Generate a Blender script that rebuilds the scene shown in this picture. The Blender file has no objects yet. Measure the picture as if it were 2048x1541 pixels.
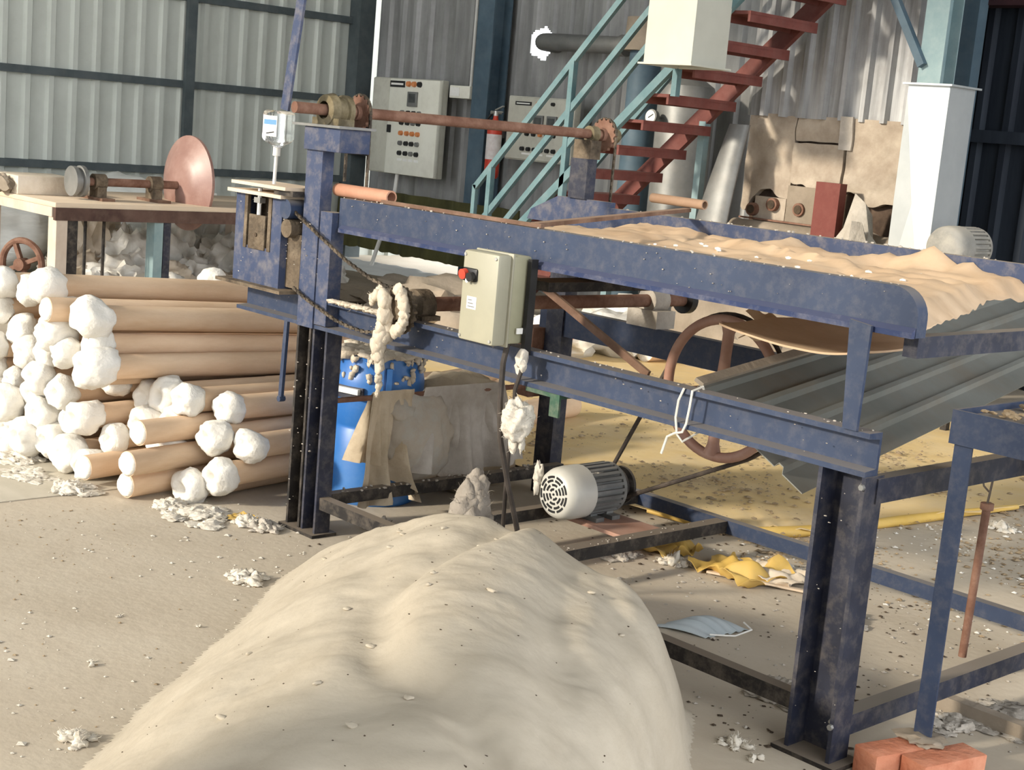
import bpy, bmesh, math, random
from mathutils import Vector, Matrix, noise

# ------------------------------------------------------------------ camera, sky, sun, exposure
C = bpy.context.scene.collection
scn = bpy.context.scene
V = Vector
cam_d = bpy.data.cameras.new('camera')
cam_d.sensor_fit = 'HORIZONTAL'; cam_d.sensor_width = 36.0
cam_d.lens = 2919.3 / 2048 * 36.0
cam_d.clip_start = 0.05; cam_d.clip_end = 200
cam = bpy.data.objects.new('camera', cam_d); C.objects.link(cam)
YAW, PITCH, ROLL = 2.38091, 0.17345, 0.08772
fwd = V((math.cos(YAW)*math.cos(PITCH), math.sin(YAW)*math.cos(PITCH), -math.sin(PITCH)))
rgt = V((math.sin(YAW), -math.cos(YAW), 0)); upv = rgt.cross(fwd)
r2 = math.cos(ROLL)*rgt + math.sin(ROLL)*upv
u2 = -math.sin(ROLL)*rgt + math.cos(ROLL)*upv
cm = Matrix((r2, u2, -fwd)).transposed().to_4x4()
cm.translation = V((2.021, -3.116, 1.55))
cam.matrix_world = cm
scn.camera = cam

world = bpy.data.worlds.new('sky'); scn.world = world; world.use_nodes = True
wb = world.node_tree.nodes['Background']
wb.inputs[0].default_value = (0.95, 0.975, 1.0, 1); wb.inputs[1].default_value = 3.0

sun_d = bpy.data.lights.new('sun', 'SUN'); sun_d.energy = 3.5; sun_d.angle = math.radians(4.0)
sun_d.color = (1.0, 0.90, 0.74)
sun = bpy.data.objects.new('sun', sun_d); C.objects.link(sun)
el = math.radians(20); az = math.radians(76.5)          # light travels towards +Y, a little +X
ldir = V((math.cos(az)*math.cos(el), math.sin(az)*math.cos(el), -math.sin(el)))
sun.rotation_euler = (-ldir).to_track_quat('Z', 'Y').to_euler()
sun.location = (-6, -14, 7)

scn.view_settings.view_transform = 'Standard'
scn.view_settings.look = 'None'
scn.view_settings.exposure = 0.36
scn.view_settings.gamma = 1.0
scn.view_settings.use_curve_mapping = False

random.seed(7)
rnd = random.random
def U(a, b): return a + (b-a)*rnd()

# ------------------------------------------------------------------ materials
MATS = {}
def mat(name, a, b=None, sc=5.0, rough=.75, metal=0.0, dust=0.0, top=0.0, dcol=(.50,.43,.33), dsc=9.0,
        bump=0.0, bsc=50.0, st=(1,1,1), spec=.3, trans=0.0, emit=None, objrnd=0.0, alpha=1.0, contrast=(.3,.7)):
    m = bpy.data.materials.new(name); m.use_nodes = True
    nt = m.node_tree; N = nt.nodes; L = nt.links
    bs = N['Principled BSDF']
    tc = N.new('ShaderNodeTexCoord'); mp = N.new('ShaderNodeMapping'); mp.inputs['Scale'].default_value = st
    L.new(tc.outputs['Object'], mp.inputs['Vector'])
    if b is None: b = tuple(min(1, c*1.22) for c in a); a = tuple(c*.84 for c in a)
    nz = N.new('ShaderNodeTexNoise'); nz.inputs['Scale'].default_value = sc; nz.inputs['Detail'].default_value = 6
    nz.inputs['Roughness'].default_value = .62
    L.new(mp.outputs[0], nz.inputs['Vector'])
    mr = N.new('ShaderNodeMapRange'); mr.inputs[1].default_value = contrast[0]; mr.inputs[2].default_value = contrast[1]
    L.new(nz.outputs['Fac'], mr.inputs[0])
    mx = N.new('ShaderNodeMix'); mx.data_type = 'RGBA'
    mx.inputs[6].default_value = (*a, 1); mx.inputs[7].default_value = (*b, 1)
    L.new(mr.outputs[0], mx.inputs[0])
    col = mx.outputs[2]
    if objrnd:
        oi = N.new('ShaderNodeObjectInfo'); mr2 = N.new('ShaderNodeMapRange')
        mr2.inputs[3].default_value = 1-objrnd; mr2.inputs[4].default_value = 1+objrnd
        L.new(oi.outputs['Random'], mr2.inputs[0])
        hs = N.new('ShaderNodeHueSaturation'); L.new(col, hs.inputs['Color']); L.new(mr2.outputs[0], hs.inputs['Value'])
        col = hs.outputs[0]
    if dust or top:
        nd = N.new('ShaderNodeTexNoise'); nd.inputs['Scale'].default_value = dsc; nd.inputs['Detail'].default_value = 8
        nd.inputs['Roughness'].default_value = .7
        L.new(tc.outputs['Object'], nd.inputs['Vector'])
        md = N.new('ShaderNodeMapRange'); md.inputs[1].default_value = .46; md.inputs[2].default_value = .74
        md.inputs[4].default_value = dust; L.new(nd.outputs['Fac'], md.inputs[0])
        f = md.outputs[0]
        if top:      # settled dust: lies on faces that look up
            ge = N.new('ShaderNodeNewGeometry'); sx = N.new('ShaderNodeSeparateXYZ'); L.new(ge.outputs['Normal'], sx.inputs[0])
            mt = N.new('ShaderNodeMapRange'); mt.inputs[1].default_value = .35; mt.inputs[2].default_value = .9; mt.inputs[4].default_value = top
            L.new(sx.outputs[2], mt.inputs[0])
            mxx = N.new('ShaderNodeMath'); mxx.operation = 'MAXIMUM'; L.new(f, mxx.inputs[0]); L.new(mt.outputs[0], mxx.inputs[1]); f = mxx.outputs[0]
        m2 = N.new('ShaderNodeMix'); m2.data_type = 'RGBA'; m2.inputs[7].default_value = (*dcol, 1)
        L.new(f, m2.inputs[0]); L.new(col, m2.inputs[6]); col = m2.outputs[2]
    L.new(col, bs.inputs['Base Color'])
    bs.inputs['Roughness'].default_value = rough; bs.inputs['Metallic'].default_value = metal
    bs.inputs['Specular IOR Level'].default_value = spec
    if trans: bs.inputs['Transmission Weight'].default_value = trans; bs.inputs['IOR'].default_value = 1.3
    if alpha < 1: bs.inputs['Alpha'].default_value = alpha
    if emit: bs.inputs['Emission Color'].default_value = (*emit[0], 1); bs.inputs['Emission Strength'].default_value = emit[1]
    if bump:
        nb = N.new('ShaderNodeTexNoise'); nb.inputs['Scale'].default_value = bsc; nb.inputs['Detail'].default_value = 5
        L.new(mp.outputs[0], nb.inputs['Vector'])
        bp = N.new('ShaderNodeBump'); bp.inputs['Strength'].default_value = bump; bp.inputs['Distance'].default_value = .02
        L.new(nb.outputs['Fac'], bp.inputs['Height']); L.new(bp.outputs[0], bs.inputs['Normal'])
    MATS[name] = m
    return m

DUST = (.47, .40, .30)
mat('blue_paint', (.017,.030,.068), (.028,.045,.092), sc=3.5, rough=.5, dust=.22, top=.8, dcol=(.22,.20,.185), dsc=26, spec=.4)
mat('blue_dusty', (.034,.050,.105), (.058,.074,.130), sc=6, rough=.75, dust=.36, top=.85, dcol=(.34,.29,.23), dsc=22)
mat('blue_bright', (.010,.022,.075), (.018,.033,.10), sc=5, rough=.5, dust=.30, top=.15, dcol=(.36,.34,.33), dsc=16)
mat('navy_dark', (.010,.012,.024), (.024,.028,.05), sc=8, rough=.55, dust=.22, top=.62, dcol=(.34,.29,.23), dsc=22, spec=.4)
mat('black_steel', (.010,.009,.009), (.028,.024,.022), sc=10, rough=.6, dust=.3, top=.55, dcol=(.33,.27,.21), dsc=16)
mat('rust', (.12,.055,.035), (.24,.13,.09), sc=9, rough=.8, dust=.25, dcol=(.36,.25,.19), bump=.25)
mat('rust_pale', (.33,.17,.12), (.46,.28,.21), sc=7, rough=.6, dust=.35, dcol=(.52,.38,.31), spec=.5)
mat('rust_pink', (.22,.115,.095), (.31,.18,.15), sc=4, rough=.42, dust=.3, dcol=(.50,.36,.31), spec=.6)
mat('orange_pipe', (.38,.18,.11), (.50,.27,.18), sc=6, rough=.7, dust=.2, dcol=(.5,.36,.27))
mat('brown_bar', (.10,.055,.035), (.19,.11,.075), sc=8, rough=.75, dust=.3, top=.6, dcol=(.40,.28,.20))
mat('grease', (.035,.026,.018), (.16,.12,.08), sc=14, rough=.8, dust=.5, dcol=(.34,.27,.19), bump=.5)
mat('chain_steel', (.02,.016,.012), (.10,.075,.05), sc=18, rough=.65, dust=.35, dcol=(.32,.26,.19))
mat('belt_rubber', (.025,.02,.018), (.075,.06,.05), sc=8, rough=.8, dust=.3, dcol=(.30,.23,.17))
mat('brass', (.075,.060,.035), (.18,.145,.08), sc=10, rough=.7, metal=.2, dust=.6, dcol=(.42,.36,.25))
mat('kraft', (.56,.385,.245), (.70,.52,.36), sc=3, rough=.85, st=(4,1,4), dust=.15, dcol=(.55,.45,.34), objrnd=.12, bump=.08, bsc=20)
mat('kraft_canvas', (.50,.345,.215), (.62,.46,.31), sc=4, rough=.9, dust=.3, dcol=(.58,.46,.33), bump=.15, bsc=14)
mat('cotton', (.69,.655,.585), (.79,.765,.715), sc=9, rough=.95, spec=.05, bump=.5, bsc=26, objrnd=.03)
mat('cotton_fill', (.80,.75,.66), (.88,.84,.77), sc=12, rough=.95, spec=.05, bump=.4, bsc=40)
mat('batt', (.43,.375,.295), (.50,.445,.36), sc=4.5, rough=.97, spec=.03, bump=.28, bsc=12, st=(1,1,2.2), dust=.10, dcol=(.38,.34,.28), dsc=5)
mat('lint_grey', (.36,.325,.28), (.52,.475,.415), sc=9, rough=.97, spec=.03, bump=.6, bsc=22)
mat('tuft', (.56,.515,.44), (.68,.635,.555), sc=9, rough=.95, spec=.05, bump=.5, bsc=26)
mat('wad', (.50,.43,.34), (.62,.55,.45), sc=9, rough=.95, spec=.05, bump=.5, bsc=26)
mat('lint_dark', (.25,.22,.185), (.37,.33,.285), sc=9, rough=.97, spec=.03, bump=.6, bsc=22)
mat('speck', (.035,.025,.018), (.10,.07,.045), sc=20, rough=.9)
mat('concrete', (.435,.372,.29), (.535,.468,.375), sc=1.6, rough=.9, dust=.35, dcol=(.58,.53,.44), dsc=3.5, bump=.12, bsc=30, spec=.2)
mat('mat_pale', (.42,.38,.30), (.56,.51,.42), sc=3, rough=.85, dust=.3, dcol=(.62,.57,.48), st=(.4,2,1))
mat('tarp_yellow', (.66,.47,.21), (.78,.60,.32), sc=1.7, rough=.7, dust=.7, dcol=(.68,.56,.39), dsc=2.2, bump=.2, bsc=9)
mat('tarp_fold', (.52,.33,.07), (.66,.45,.13), sc=3, rough=.6, dust=.3, dcol=(.55,.42,.24))
mat('leaf_litter', (.20,.14,.08), (.44,.34,.22), sc=30, rough=.9)
mat('sheet_left', (.50,.525,.475), (.61,.635,.585), sc=1.2, rough=.55, metal=.15, st=(1,1,.35), dust=.25, dcol=(.30,.30,.26), dsc=2, spec=.4)
mat('sheet_back', (.24,.24,.235), (.46,.46,.45), sc=2.4, rough=.5, metal=.3, st=(2,2,.25), dust=.40, dcol=(.09,.082,.075), dsc=1.4, spec=.4)
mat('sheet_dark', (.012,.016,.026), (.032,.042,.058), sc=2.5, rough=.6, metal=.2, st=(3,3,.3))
mat('girt', (.055,.070,.075), (.10,.12,.125), sc=3, rough=.6, dust=.2, dcol=(.18,.18,.17))
mat('column_blue', (.05,.085,.115), (.10,.15,.19), sc=3, rough=.55, dust=.25, dcol=(.14,.16,.17))
mat('teal_paint', (.085,.165,.185), (.15,.24,.26), sc=4, rough=.5, dust=.3, dcol=(.30,.36,.36))
mat('teal_pale', (.17,.26,.28), (.26,.35,.36), sc=4, rough=.5, dust=.25, dcol=(.40,.46,.46))
mat('stair_red', (.115,.033,.027), (.19,.062,.05), sc=5, rough=.6, dust=.25, top=.35, dcol=(.24,.14,.12))
mat('maroon', (.03,.012,.015), (.055,.022,.026), sc=4, rough=.7)
mat('galv', (.44,.47,.48), (.56,.585,.59), sc=2.5, rough=.42, metal=.35, dust=.15, dcol=(.55,.56,.53), spec=.5)
mat('galv_cream', (.47,.47,.41), (.54,.54,.475), sc=2.5, rough=.5, metal=.15, dust=.2, dcol=(.52,.51,.45))
mat('galv_grey', (.15,.152,.148), (.27,.27,.26), sc=3, rough=.5, metal=.4, dust=.35, dcol=(.30,.28,.25))
mat('chute', (.165,.17,.155), (.24,.245,.225), sc=2.0, rough=.5, metal=.3, dust=.75, dcol=(.20,.17,.135), dsc=3.2, st=(1,1,1))
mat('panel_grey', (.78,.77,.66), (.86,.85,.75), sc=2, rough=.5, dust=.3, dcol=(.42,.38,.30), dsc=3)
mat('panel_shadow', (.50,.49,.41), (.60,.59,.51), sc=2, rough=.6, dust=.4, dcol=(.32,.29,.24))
mat('box_cream', (.315,.30,.225), (.36,.345,.262), sc=2, rough=.45, dust=.2, dcol=(.55,.50,.36), dsc=6, spec=.45)
mat('box_side', (.30,.29,.195), (.37,.36,.25), sc=3, rough=.5, dust=.3, dcol=(.46,.41,.30))
mat('white_label', (.80,.79,.74), (.88,.87,.83), sc=20, rough=.6)
mat('black_plastic', (.012,.012,.013), (.03,.03,.03), sc=9, rough=.4)
mat('red_plastic', (.45,.035,.02), (.60,.07,.04), sc=9, rough=.35)
mat('orange_lamp', (.60,.20,.06), (.75,.30,.12), sc=9, rough=.35)
mat('meter_face', (.05,.055,.055), (.11,.115,.11), sc=12, rough=.25)
mat('ext_red', (.50,.035,.018), (.66,.075,.04), sc=4, rough=.4, dust=.2, dcol=(.4,.2,.15))
mat('ext_label', (.62,.57,.55), (.76,.72,.70), sc=18, rough=.6, dust=.3, dcol=(.45,.25,.22), dsc=25)
mat('steel', (.36,.35,.33), (.55,.54,.51), sc=8, rough=.35, metal=.7)
mat('motor_grey', (.48,.47,.43), (.58,.57,.52), sc=4, rough=.4, dust=.3, dcol=(.62,.58,.5), spec=.5)
mat('motor_body', (.085,.088,.088), (.15,.153,.15), sc=5, rough=.45, dust=.35, top=.3, dcol=(.42,.40,.36), spec=.5)
mat('motor_dusty', (.20,.197,.18), (.32,.31,.285), sc=6, rough=.8, dust=.6, top=.5, dcol=(.50,.46,.39))
mat('drum_blue', (.018,.12,.40), (.03,.175,.50), sc=2, rough=.38, dust=.22, dcol=(.30,.38,.48), dsc=4, spec=.5)
mat('drum_dusty', (.10,.20,.36), (.36,.40,.44), sc=11, rough=.8, dust=.7, dcol=(.66,.61,.52), dsc=12)
mat('cloth_tan', (.42,.335,.23), (.60,.51,.385), sc=6, rough=.95, dust=.3, dcol=(.34,.26,.17), bump=.4, bsc=22)
mat('cloth_grey', (.30,.265,.225), (.56,.52,.47), sc=4, rough=.92, dust=.35, dcol=(.30,.255,.21), bump=.35, bsc=18)
mat('sack_print', (.34,.29,.23), (.47,.42,.35), sc=4, rough=.85, dust=.45, dcol=(.40,.50,.54), dsc=5, bump=.3, bsc=18)
mat('plastic_bag', (.60,.575,.52), (.78,.765,.72), sc=6, rough=.35, dust=.2, dcol=(.55,.47,.38), bump=.5, bsc=12, spec=.5, objrnd=.08)
mat('plastic_bag_tan', (.50,.42,.32), (.68,.60,.49), sc=6, rough=.4, dust=.3, dcol=(.55,.42,.31), bump=.5, bsc=12, objrnd=.1)
mat('bag_print', (.78,.25,.10), (.84,.42,.24), sc=10, rough=.5)
mat('sack_white', (.60,.60,.56), (.76,.76,.72), sc=5, rough=.8, st=(1,1,5), bump=.4, bsc=9)
mat('daylight_white', (.85,.87,.88), (.93,.95,.96), sc=4, rough=.6)  # near-white put in for the daylight low at the far wall
mat('olive_tarp', (.035,.033,.012), (.10,.095,.035), sc=3.5, rough=.9, st=(1,1,.4))
mat('waste_grey', (.20,.165,.125), (.36,.30,.235), sc=2.5, rough=.95, bump=.5, bsc=14)
mat('wood_top', (.56,.44,.32), (.68,.56,.43), sc=4, rough=.85, dust=.4, dcol=(.66,.57,.45), st=(1,.3,1))
mat('wood_dark', (.055,.028,.022), (.12,.07,.055), sc=5, rough=.7, dust=.2, dcol=(.3,.22,.17))
mat('wood_pale', (.50,.41,.33), (.66,.57,.48), sc=6, rough=.85, dust=.4, dcol=(.48,.36,.27), st=(1,1,.3))
mat('plaster', (.30,.24,.185), (.52,.45,.365), sc=3.2, rough=.95, dust=.55, dcol=(.20,.15,.11), dsc=3, bump=.6, bsc=13)
mat('plaster_dark', (.045,.03,.022), (.13,.09,.065), sc=7, rough=.95, bump=.6, bsc=14)
mat('boiler_steel', (.20,.205,.21), (.48,.485,.49), sc=2.6, rough=.55, metal=.3, st=(4,4,.35), dust=.5, dcol=(.16,.14,.125), dsc=2.4)
mat('red_steel', (.125,.028,.022), (.18,.048,.038), sc=4, rough=.55, dust=.2, dcol=(.3,.14,.11))
mat('brick', (.46,.16,.085), (.60,.25,.15), sc=9, rough=.9, dust=.3, dcol=(.62,.34,.22), bump=.5, bsc=40)
mat('clear_plastic', (.90,.93,.94), (.96,.97,.98), sc=5, rough=.06, trans=.97, spec=.5)
mat('pipe_brown', (.26,.16,.10), (.38,.25,.165), sc=7, rough=.75, dust=.2, dcol=(.45,.33,.24))
mat('label_blue', (.10,.25,.50), (.18,.34,.58), sc=5, rough=.5)
mat('white_rod', (.66,.65,.61), (.76,.75,.71), sc=6, rough=.5)
mat('green_paint', (.025,.07,.045), (.05,.11,.07), sc=6, rough=.6, dust=.4, top=.6, dcol=(.42,.36,.28))
mat('mask_blue', (.40,.46,.49), (.50,.55,.57), sc=6, rough=.8)
mat('cable', (.03,.025,.022), (.085,.07,.06), sc=10, rough=.6)
mat('wire_white', (.60,.57,.50), (.70,.67,.60), sc=10, rough=.6)
mat('roof_sheet', (.25,.26,.26), (.35,.36,.36), sc=1, rough=.6)
mat('wall_plain', (.36,.36,.34), (.44,.44,.42), sc=1, rough=.8)

# ------------------------------------------------------------------ mesh builder
O = {}
def xf(d, up=V((0,0,1))):
    d = d.normalized()
    if abs(d.dot(up)) > .995: up = V((1,0,0))
    s = d.cross(up).normalized(); u = s.cross(d)
    return s, u, d
class MB:
    def __init__(s): s.bm = bmesh.new()
    def _poly(s, vs):
        try: s.bm.faces.new(vs)
        except ValueError: pass
    def hexa(s, p, bev=0):
        vs = [s.bm.verts.new(q) for q in p]
        fs = [s.bm.faces.new([vs[i] for i in f]) for f in ((0,3,2,1),(4,5,6,7),(0,1,5,4),(1,2,6,5),(2,3,7,6),(3,0,4,7))]
        if bev:
            es = list({e for f in fs for e in f.edges})
            bmesh.ops.bevel(s.bm, geom=es, offset=bev, segments=2, profile=.5, affect='EDGES')
        return s
    def box(s, x0, x1, y0, y1, z0, z1, bev=0):
        return s.hexa([(x0,y0,z0),(x1,y0,z0),(x1,y1,z0),(x0,y1,z0),(x0,y0,z1),(x1,y0,z1),(x1,y1,z1),(x0,y1,z1)], bev)
    def bar(s, p, q, w, h, up=(0,0,1), bev=0):
        p = V(p); q = V(q); a, u, d = xf(q-p, V(up)); a = a*w/2; u = u*h/2
        return s.hexa([p-a-u, p+a-u, q+a-u, q-a-u, p-a+u, p+a+u, q+a+u, q-a+u], bev)
    def ring(s, c, a, u, r, n, r2=None):
        r2 = r if r2 is None else r2
        return [s.bm.verts.new(c + a*(r*math.cos(2*math.pi*i/n)) + u*(r2*math.sin(2*math.pi*i/n))) for i in range(n)]
    def skin(s, A, B):
        n = len(A)
        for i in range(n): s._poly((A[i], A[(i+1)%n], B[(i+1)%n], B[i]))
    def cyl(s, p, q, r, rb=None, n=16):
        p = V(p); q = V(q); a, u, d = xf(q-p); rb = r if rb is None else rb
        A = s.ring(p, a, u, r, n); B = s.ring(q, a, u, rb, n); s.skin(A, B)
        s._poly(A[::-1]); s._poly(B); return s
    def tube(s, pts, r, n=8, closed=False):
        pts = [V(p) for p in pts]; m = len(pts); prev = None; up = V((0,0,1)); first = None
        rr = r if isinstance(r, (list, tuple)) else [r]*m
        for i in range(m):
            if closed: d = pts[(i+1)%m]-pts[i-1]
            else: d = pts[min(i+1, m-1)]-pts[max(i-1, 0)]
            a, u, d = xf(d, up); up = u
            R = s.ring(pts[i], a, u, rr[i], n)
            if prev: s.skin(prev, R)
            else: first = R
            prev = R
        if closed: s.skin(prev, first)
        else: s._poly(first[::-1]); s._poly(prev)
        return s
    def lathe(s, prof, o, ax, n=24, jit=None):
        o = V(o); a, u, d = xf(V(ax)); prev = None
        for (r, t) in prof:
            if r < 1e-5: R = [s.bm.verts.new(o + d*t)]
            else: R = s.ring(o + d*t, a, u, r, n)
            if prev:
                if len(R) == 1 and len(prev) > 1:
                    for i in range(n): s._poly((prev[i], prev[(i+1)%n], R[0]))
                elif len(prev) == 1 and len(R) > 1:
                    for i in range(n): s._poly((prev[0], R[(i+1)%n], R[i]))
                else: s.skin(prev, R)
            prev = R
        return s
    def torus(s, c, ax, Rr, r, n=40, m=10):
        c = V(c); a, u, d = xf(V(ax)); prev = None; first = None
        for i in range(n):
            t = 2*math.pi*i/n; e = a*math.cos(t)+u*math.sin(t)
            R = s.ring(c+e*Rr, e, d, r, m)
            if prev: s.skin(prev, R)
            else: first = R
            prev = R
        s.skin(prev, first); return s
    def prism(s, pts, ext):
        ext = V(ext); A = [s.bm.verts.new(p) for p in pts]; B = [s.bm.verts.new(V(p)+ext) for p in pts]
        s.skin(A, B); s._poly(A[::-1]); s._poly(B); return s
    def grid(s, fn, nu, nv, th=None):
        G = [[V(fn(i/nu, j/nv)) for j in range(nv+1)] for i in range(nu+1)]
        T = [[s.bm.verts.new(p) for p in row] for row in G]
        for i in range(nu):
            for j in range(nv): s._poly((T[i][j], T[i+1][j], T[i+1][j+1], T[i][j+1]))
        if th is not None:
            th = V(th); B = [[s.bm.verts.new(p+th) for p in row] for row in G]
            for i in range(nu):
                for j in range(nv): s._poly((B[i][j], B[i][j+1], B[i+1][j+1], B[i+1][j]))
            for i in range(nu):
                s._poly((T[i][0], B[i][0], B[i+1][0], T[i+1][0])); s._poly((T[i][nv], T[i+1][nv], B[i+1][nv], B[i][nv]))
            for j in range(nv):
                s._poly((T[0][j], T[0][j+1], B[0][j+1], B[0][j])); s._poly((T[nu][j], B[nu][j], B[nu][j+1], T[nu][j+1]))
        return s
    def blob(s, c, r, amp=.25, fr=1.6, seed=0, sub=3, floor=None, ridge=False):
        g = bmesh.ops.create_icosphere(s.bm, subdivisions=sub, radius=1.0)
        c = V(c); r = V(r) if not isinstance(r, (int, float)) else V((r, r, r))
        for v in g['verts']:
            d = v.co.normalized(); q = d*fr + V((seed*3.7, seed*1.3, seed*7.1))
            k = noise.noise(q) + .5*noise.noise(q*2.3) + .28*noise.noise(q*5.1)
            if ridge: k = .5 - abs(noise.noise(q))*1.9 - .6*abs(noise.noise(q*2.6)) + .25*noise.noise(q*5)
            p = d*(1 + amp*k)
            v.co = c + V((p.x*r.x, p.y*r.y, p.z*r.z))
            if floor is not None and v.co.z < floor: v.co.z = floor
        return s
    def fuzz(s, n, L, r=.0011, seed=0, up=0.0):
        rg = random.Random(seed); s.bm.verts.ensure_lookup_table(); vv = [v.co.copy() for v in s.bm.verts]
        c = sum(vv, V())/len(vv)
        for k in range(n):
            p = vv[int(rg.random()*len(vv))]; d = (p-c); d = d.normalized() if d.length > 1e-6 else V((0,0,1))
            L_ = L; d = (d + V((rg.uniform(-1,1),rg.uniform(-1,1),rg.uniform(-1,1)+up))*.9).normalized(); l = L*rg.uniform(.4,1.3)
            e = V((rg.uniform(-1,1),rg.uniform(-1,1),rg.uniform(-1,1)))*l*.5
            q = [p-d*l*.2, p+d*l*.4, p+d*l*.75+e*.4, p+d*l+e]
            s.tube([V((a.x,a.y,max(a.z,.002))) for a in q], [r,r,r*.8,r*.4], 3)
        return s
    def build(s, name, m, parent=None, smooth=38, origin=None):
        bm = s.bm; bmesh.ops.recalc_face_normals(bm, faces=bm.faces)
        if parent is not None: o = O[parent]
        elif origin is not None: o = V(origin)
        else:
            xs = [v.co for v in bm.verts]
            o = V(((min(v.x for v in xs)+max(v.x for v in xs))/2, (min(v.y for v in xs)+max(v.y for v in xs))/2, min(v.z for v in xs)))
        bmesh.ops.translate(bm, verts=bm.verts, vec=-o)
        me = bpy.data.meshes.new(name); bm.to_mesh(me); bm.free()
        me.materials.append(MATS[m])
        if smooth:
            for p in me.polygons: p.use_smooth = True
            me.set_sharp_from_angle(angle=math.radians(smooth))
        ob = bpy.data.objects.new(name, me); C.objects.link(ob)
        if parent is not None: ob.parent = parent
        else: ob.location = o
        O[ob] = V(o)
        return ob
def tag(o, label=None, cat=None, group=None, kind=None):
    if label: o['label'] = label
    if cat: o['category'] = cat
    if group: o['group'] = group
    if kind: o['kind'] = kind
    return o
def thing(name, label, cat, loc, group=None, kind=None):
    e = bpy.data.objects.new(name, None); C.objects.link(e); e.empty_display_size = .1
    e.location = loc; O[e] = V(loc)
    return tag(e, label, cat, group, kind)
def struct(name, loc=(0,0,0)):
    e = bpy.data.objects.new(name, None); C.objects.link(e); e.location = loc; O[e] = V(loc); e['kind'] = 'structure'
    return e
def inst(me, name, parent, loc, rot=(0,0,0), scale=(1,1,1)):     # a piece sharing mesh data, in world coordinates
    o = bpy.data.objects.new(name, me); C.objects.link(o); o.parent = parent
    o.location = V(loc) - O[parent]; o.rotation_euler = rot; o.scale = scale; O[o] = V(loc)
    return o
def nz(x, y, z=0): return noise.noise(V((x, y, z)))
def sstep(a, b, x):
    t = max(0, min(1, (x-a)/(b-a))); return t*t*(3-2*t)

# ------------------------------------------------------------------ the shed
XW, YW = -11.16, 6.83
fl = MB().box(-16, 12, -16, 14, -.12, 0).build('floor', 'concrete', origin=(0,0,0)); tag(fl, kind='structure')

def sheet_profile(w=.92, pitch=.23, dep=.042):
    pts = []
    n = round(w/pitch)
    for i in range(n):
        x = i*pitch
        pts += [(x, 0), (x+.135, 0), (x+.158, dep), (x+.207, dep)]
    pts.append((n*pitch, 0)); return pts
def make_sheet(name, m, zs, skip=None, fine=False):
    bm = bmesh.new(); pr = sheet_profile(); rows = []
    if fine:
        q = []
        for (xa,ya),(xb,yb) in zip(pr, pr[1:]):
            n = max(1, round((xb-xa)/.02)); q += [(xa+(xb-xa)*k/n, ya+(yb-ya)*k/n) for k in range(n)]
        pr = q+[pr[-1]]
    for z in zs: rows.append([bm.verts.new((x, -y, z)) for x, y in pr])
    for a in range(len(zs)-1):
        for i in range(len(pr)-1):
            cx = (pr[i][0]+pr[i+1][0])/2; cz = (zs[a]+zs[a+1])/2
            if skip and skip(cx, cz): continue
            bm.faces.new((rows[a][i], rows[a][i+1], rows[a+1][i+1], rows[a+1][i]))
    me = bpy.data.meshes.new(name); bm.to_mesh(me); bm.free(); me.materials.append(MATS[m]); return me
ROOF = 8.0
sh_left = make_sheet('sheet', 'sheet_left', [0, 2.9, ROOF])
sh_back = make_sheet('sheet', 'sheet_back', [0, 2.9, ROOF])
sh_cut = make_sheet('sheet', 'sheet_back', [.52, 2.9, ROOF])
sh_dark = make_sheet('sheet', 'sheet_dark', [0, 2.9, ROOF])
wl = struct('wall_left', (XW, 0, 0))
y = -9.0
while y < YW-.05:
    inst(sh_left, 'sheet', wl, (XW, y, 0), (0, 0, math.pi/2)); y += .92
for z in (.845, 1.70, 2.545, 3.6, 4.6):
    MB().box(XW+.005, XW+.075, -9, YW-.3, z-.036, z+.036).build('girt', 'girt', wl)
for yy in (4.55, -.4, -5.2):
    MB().box(XW+.076, XW+.13, yy-.05, yy+.05, 0, ROOF).build('column', 'girt', wl)
MB().box(XW+.01, XW+.20, YW-.30, YW-.10, 0, ROOF).build('corner_post', 'girt', wl)

wb_ = struct('wall_back', (XW, YW, 0))
x = XW+.16; i = 0
hx, hz = -8.20, 2.37
while x < 4.5:
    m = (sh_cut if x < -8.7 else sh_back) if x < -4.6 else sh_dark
    if x <= hx-.20 < x+.92:
        zs = [0] + [2.1+.02*k for k in range(28)] + [ROOF]
        lx = hx-x-.20
        m = make_sheet('sheet', 'sheet_back', zs, lambda cx, cz: ((cx-lx)/.15)**2+((cz-hz-.01)/.15)**2 < 1+.25*nz(cx*20,cz*20), fine=True)
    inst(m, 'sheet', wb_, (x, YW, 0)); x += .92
for z in (.62, 1.79, 3.1, 4.4):
    MB().box(-11.0, -9.5, YW-.11, YW-.045, z-.045, z+.045).build('girt', 'girt', wb_) if z != 1.79 else None
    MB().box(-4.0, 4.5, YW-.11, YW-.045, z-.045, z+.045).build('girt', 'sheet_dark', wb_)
MB().box(-4.5, 4.5, YW-.30, YW-.12, 2.70, 3.0).build('beam', 'maroon', wb_)
cb = MB()
cb.box(-9.05, -8.82, YW-.30, YW-.285, 0, ROOF).box(-9.05, -8.82, YW-.075, YW-.06, 0, ROOF).box(-8.945, -8.925, YW-.29, YW-.07, 0, ROOF)
cb.build('column', 'column_blue', wb_)

roof = MB().box(XW-.2, 7, -9.2, YW+.2, ROOF, ROOF+.08).build('ceiling', 'roof_sheet'); tag(roof, kind='structure')
# unseen wall behind the camera, its tall doorway shaped for where low sun falls
wf = MB()
wf.box(XW, -10.4, -7.2, -7.05, 0, ROOF).box(-1.55, 7, -7.2, -7.05, 0, ROOF).box(-10.4, -1.55, -7.2, -7.05, 7.7, ROOF)
tag(wf.build('wall_front', 'wall_plain'), kind='structure')

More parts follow.
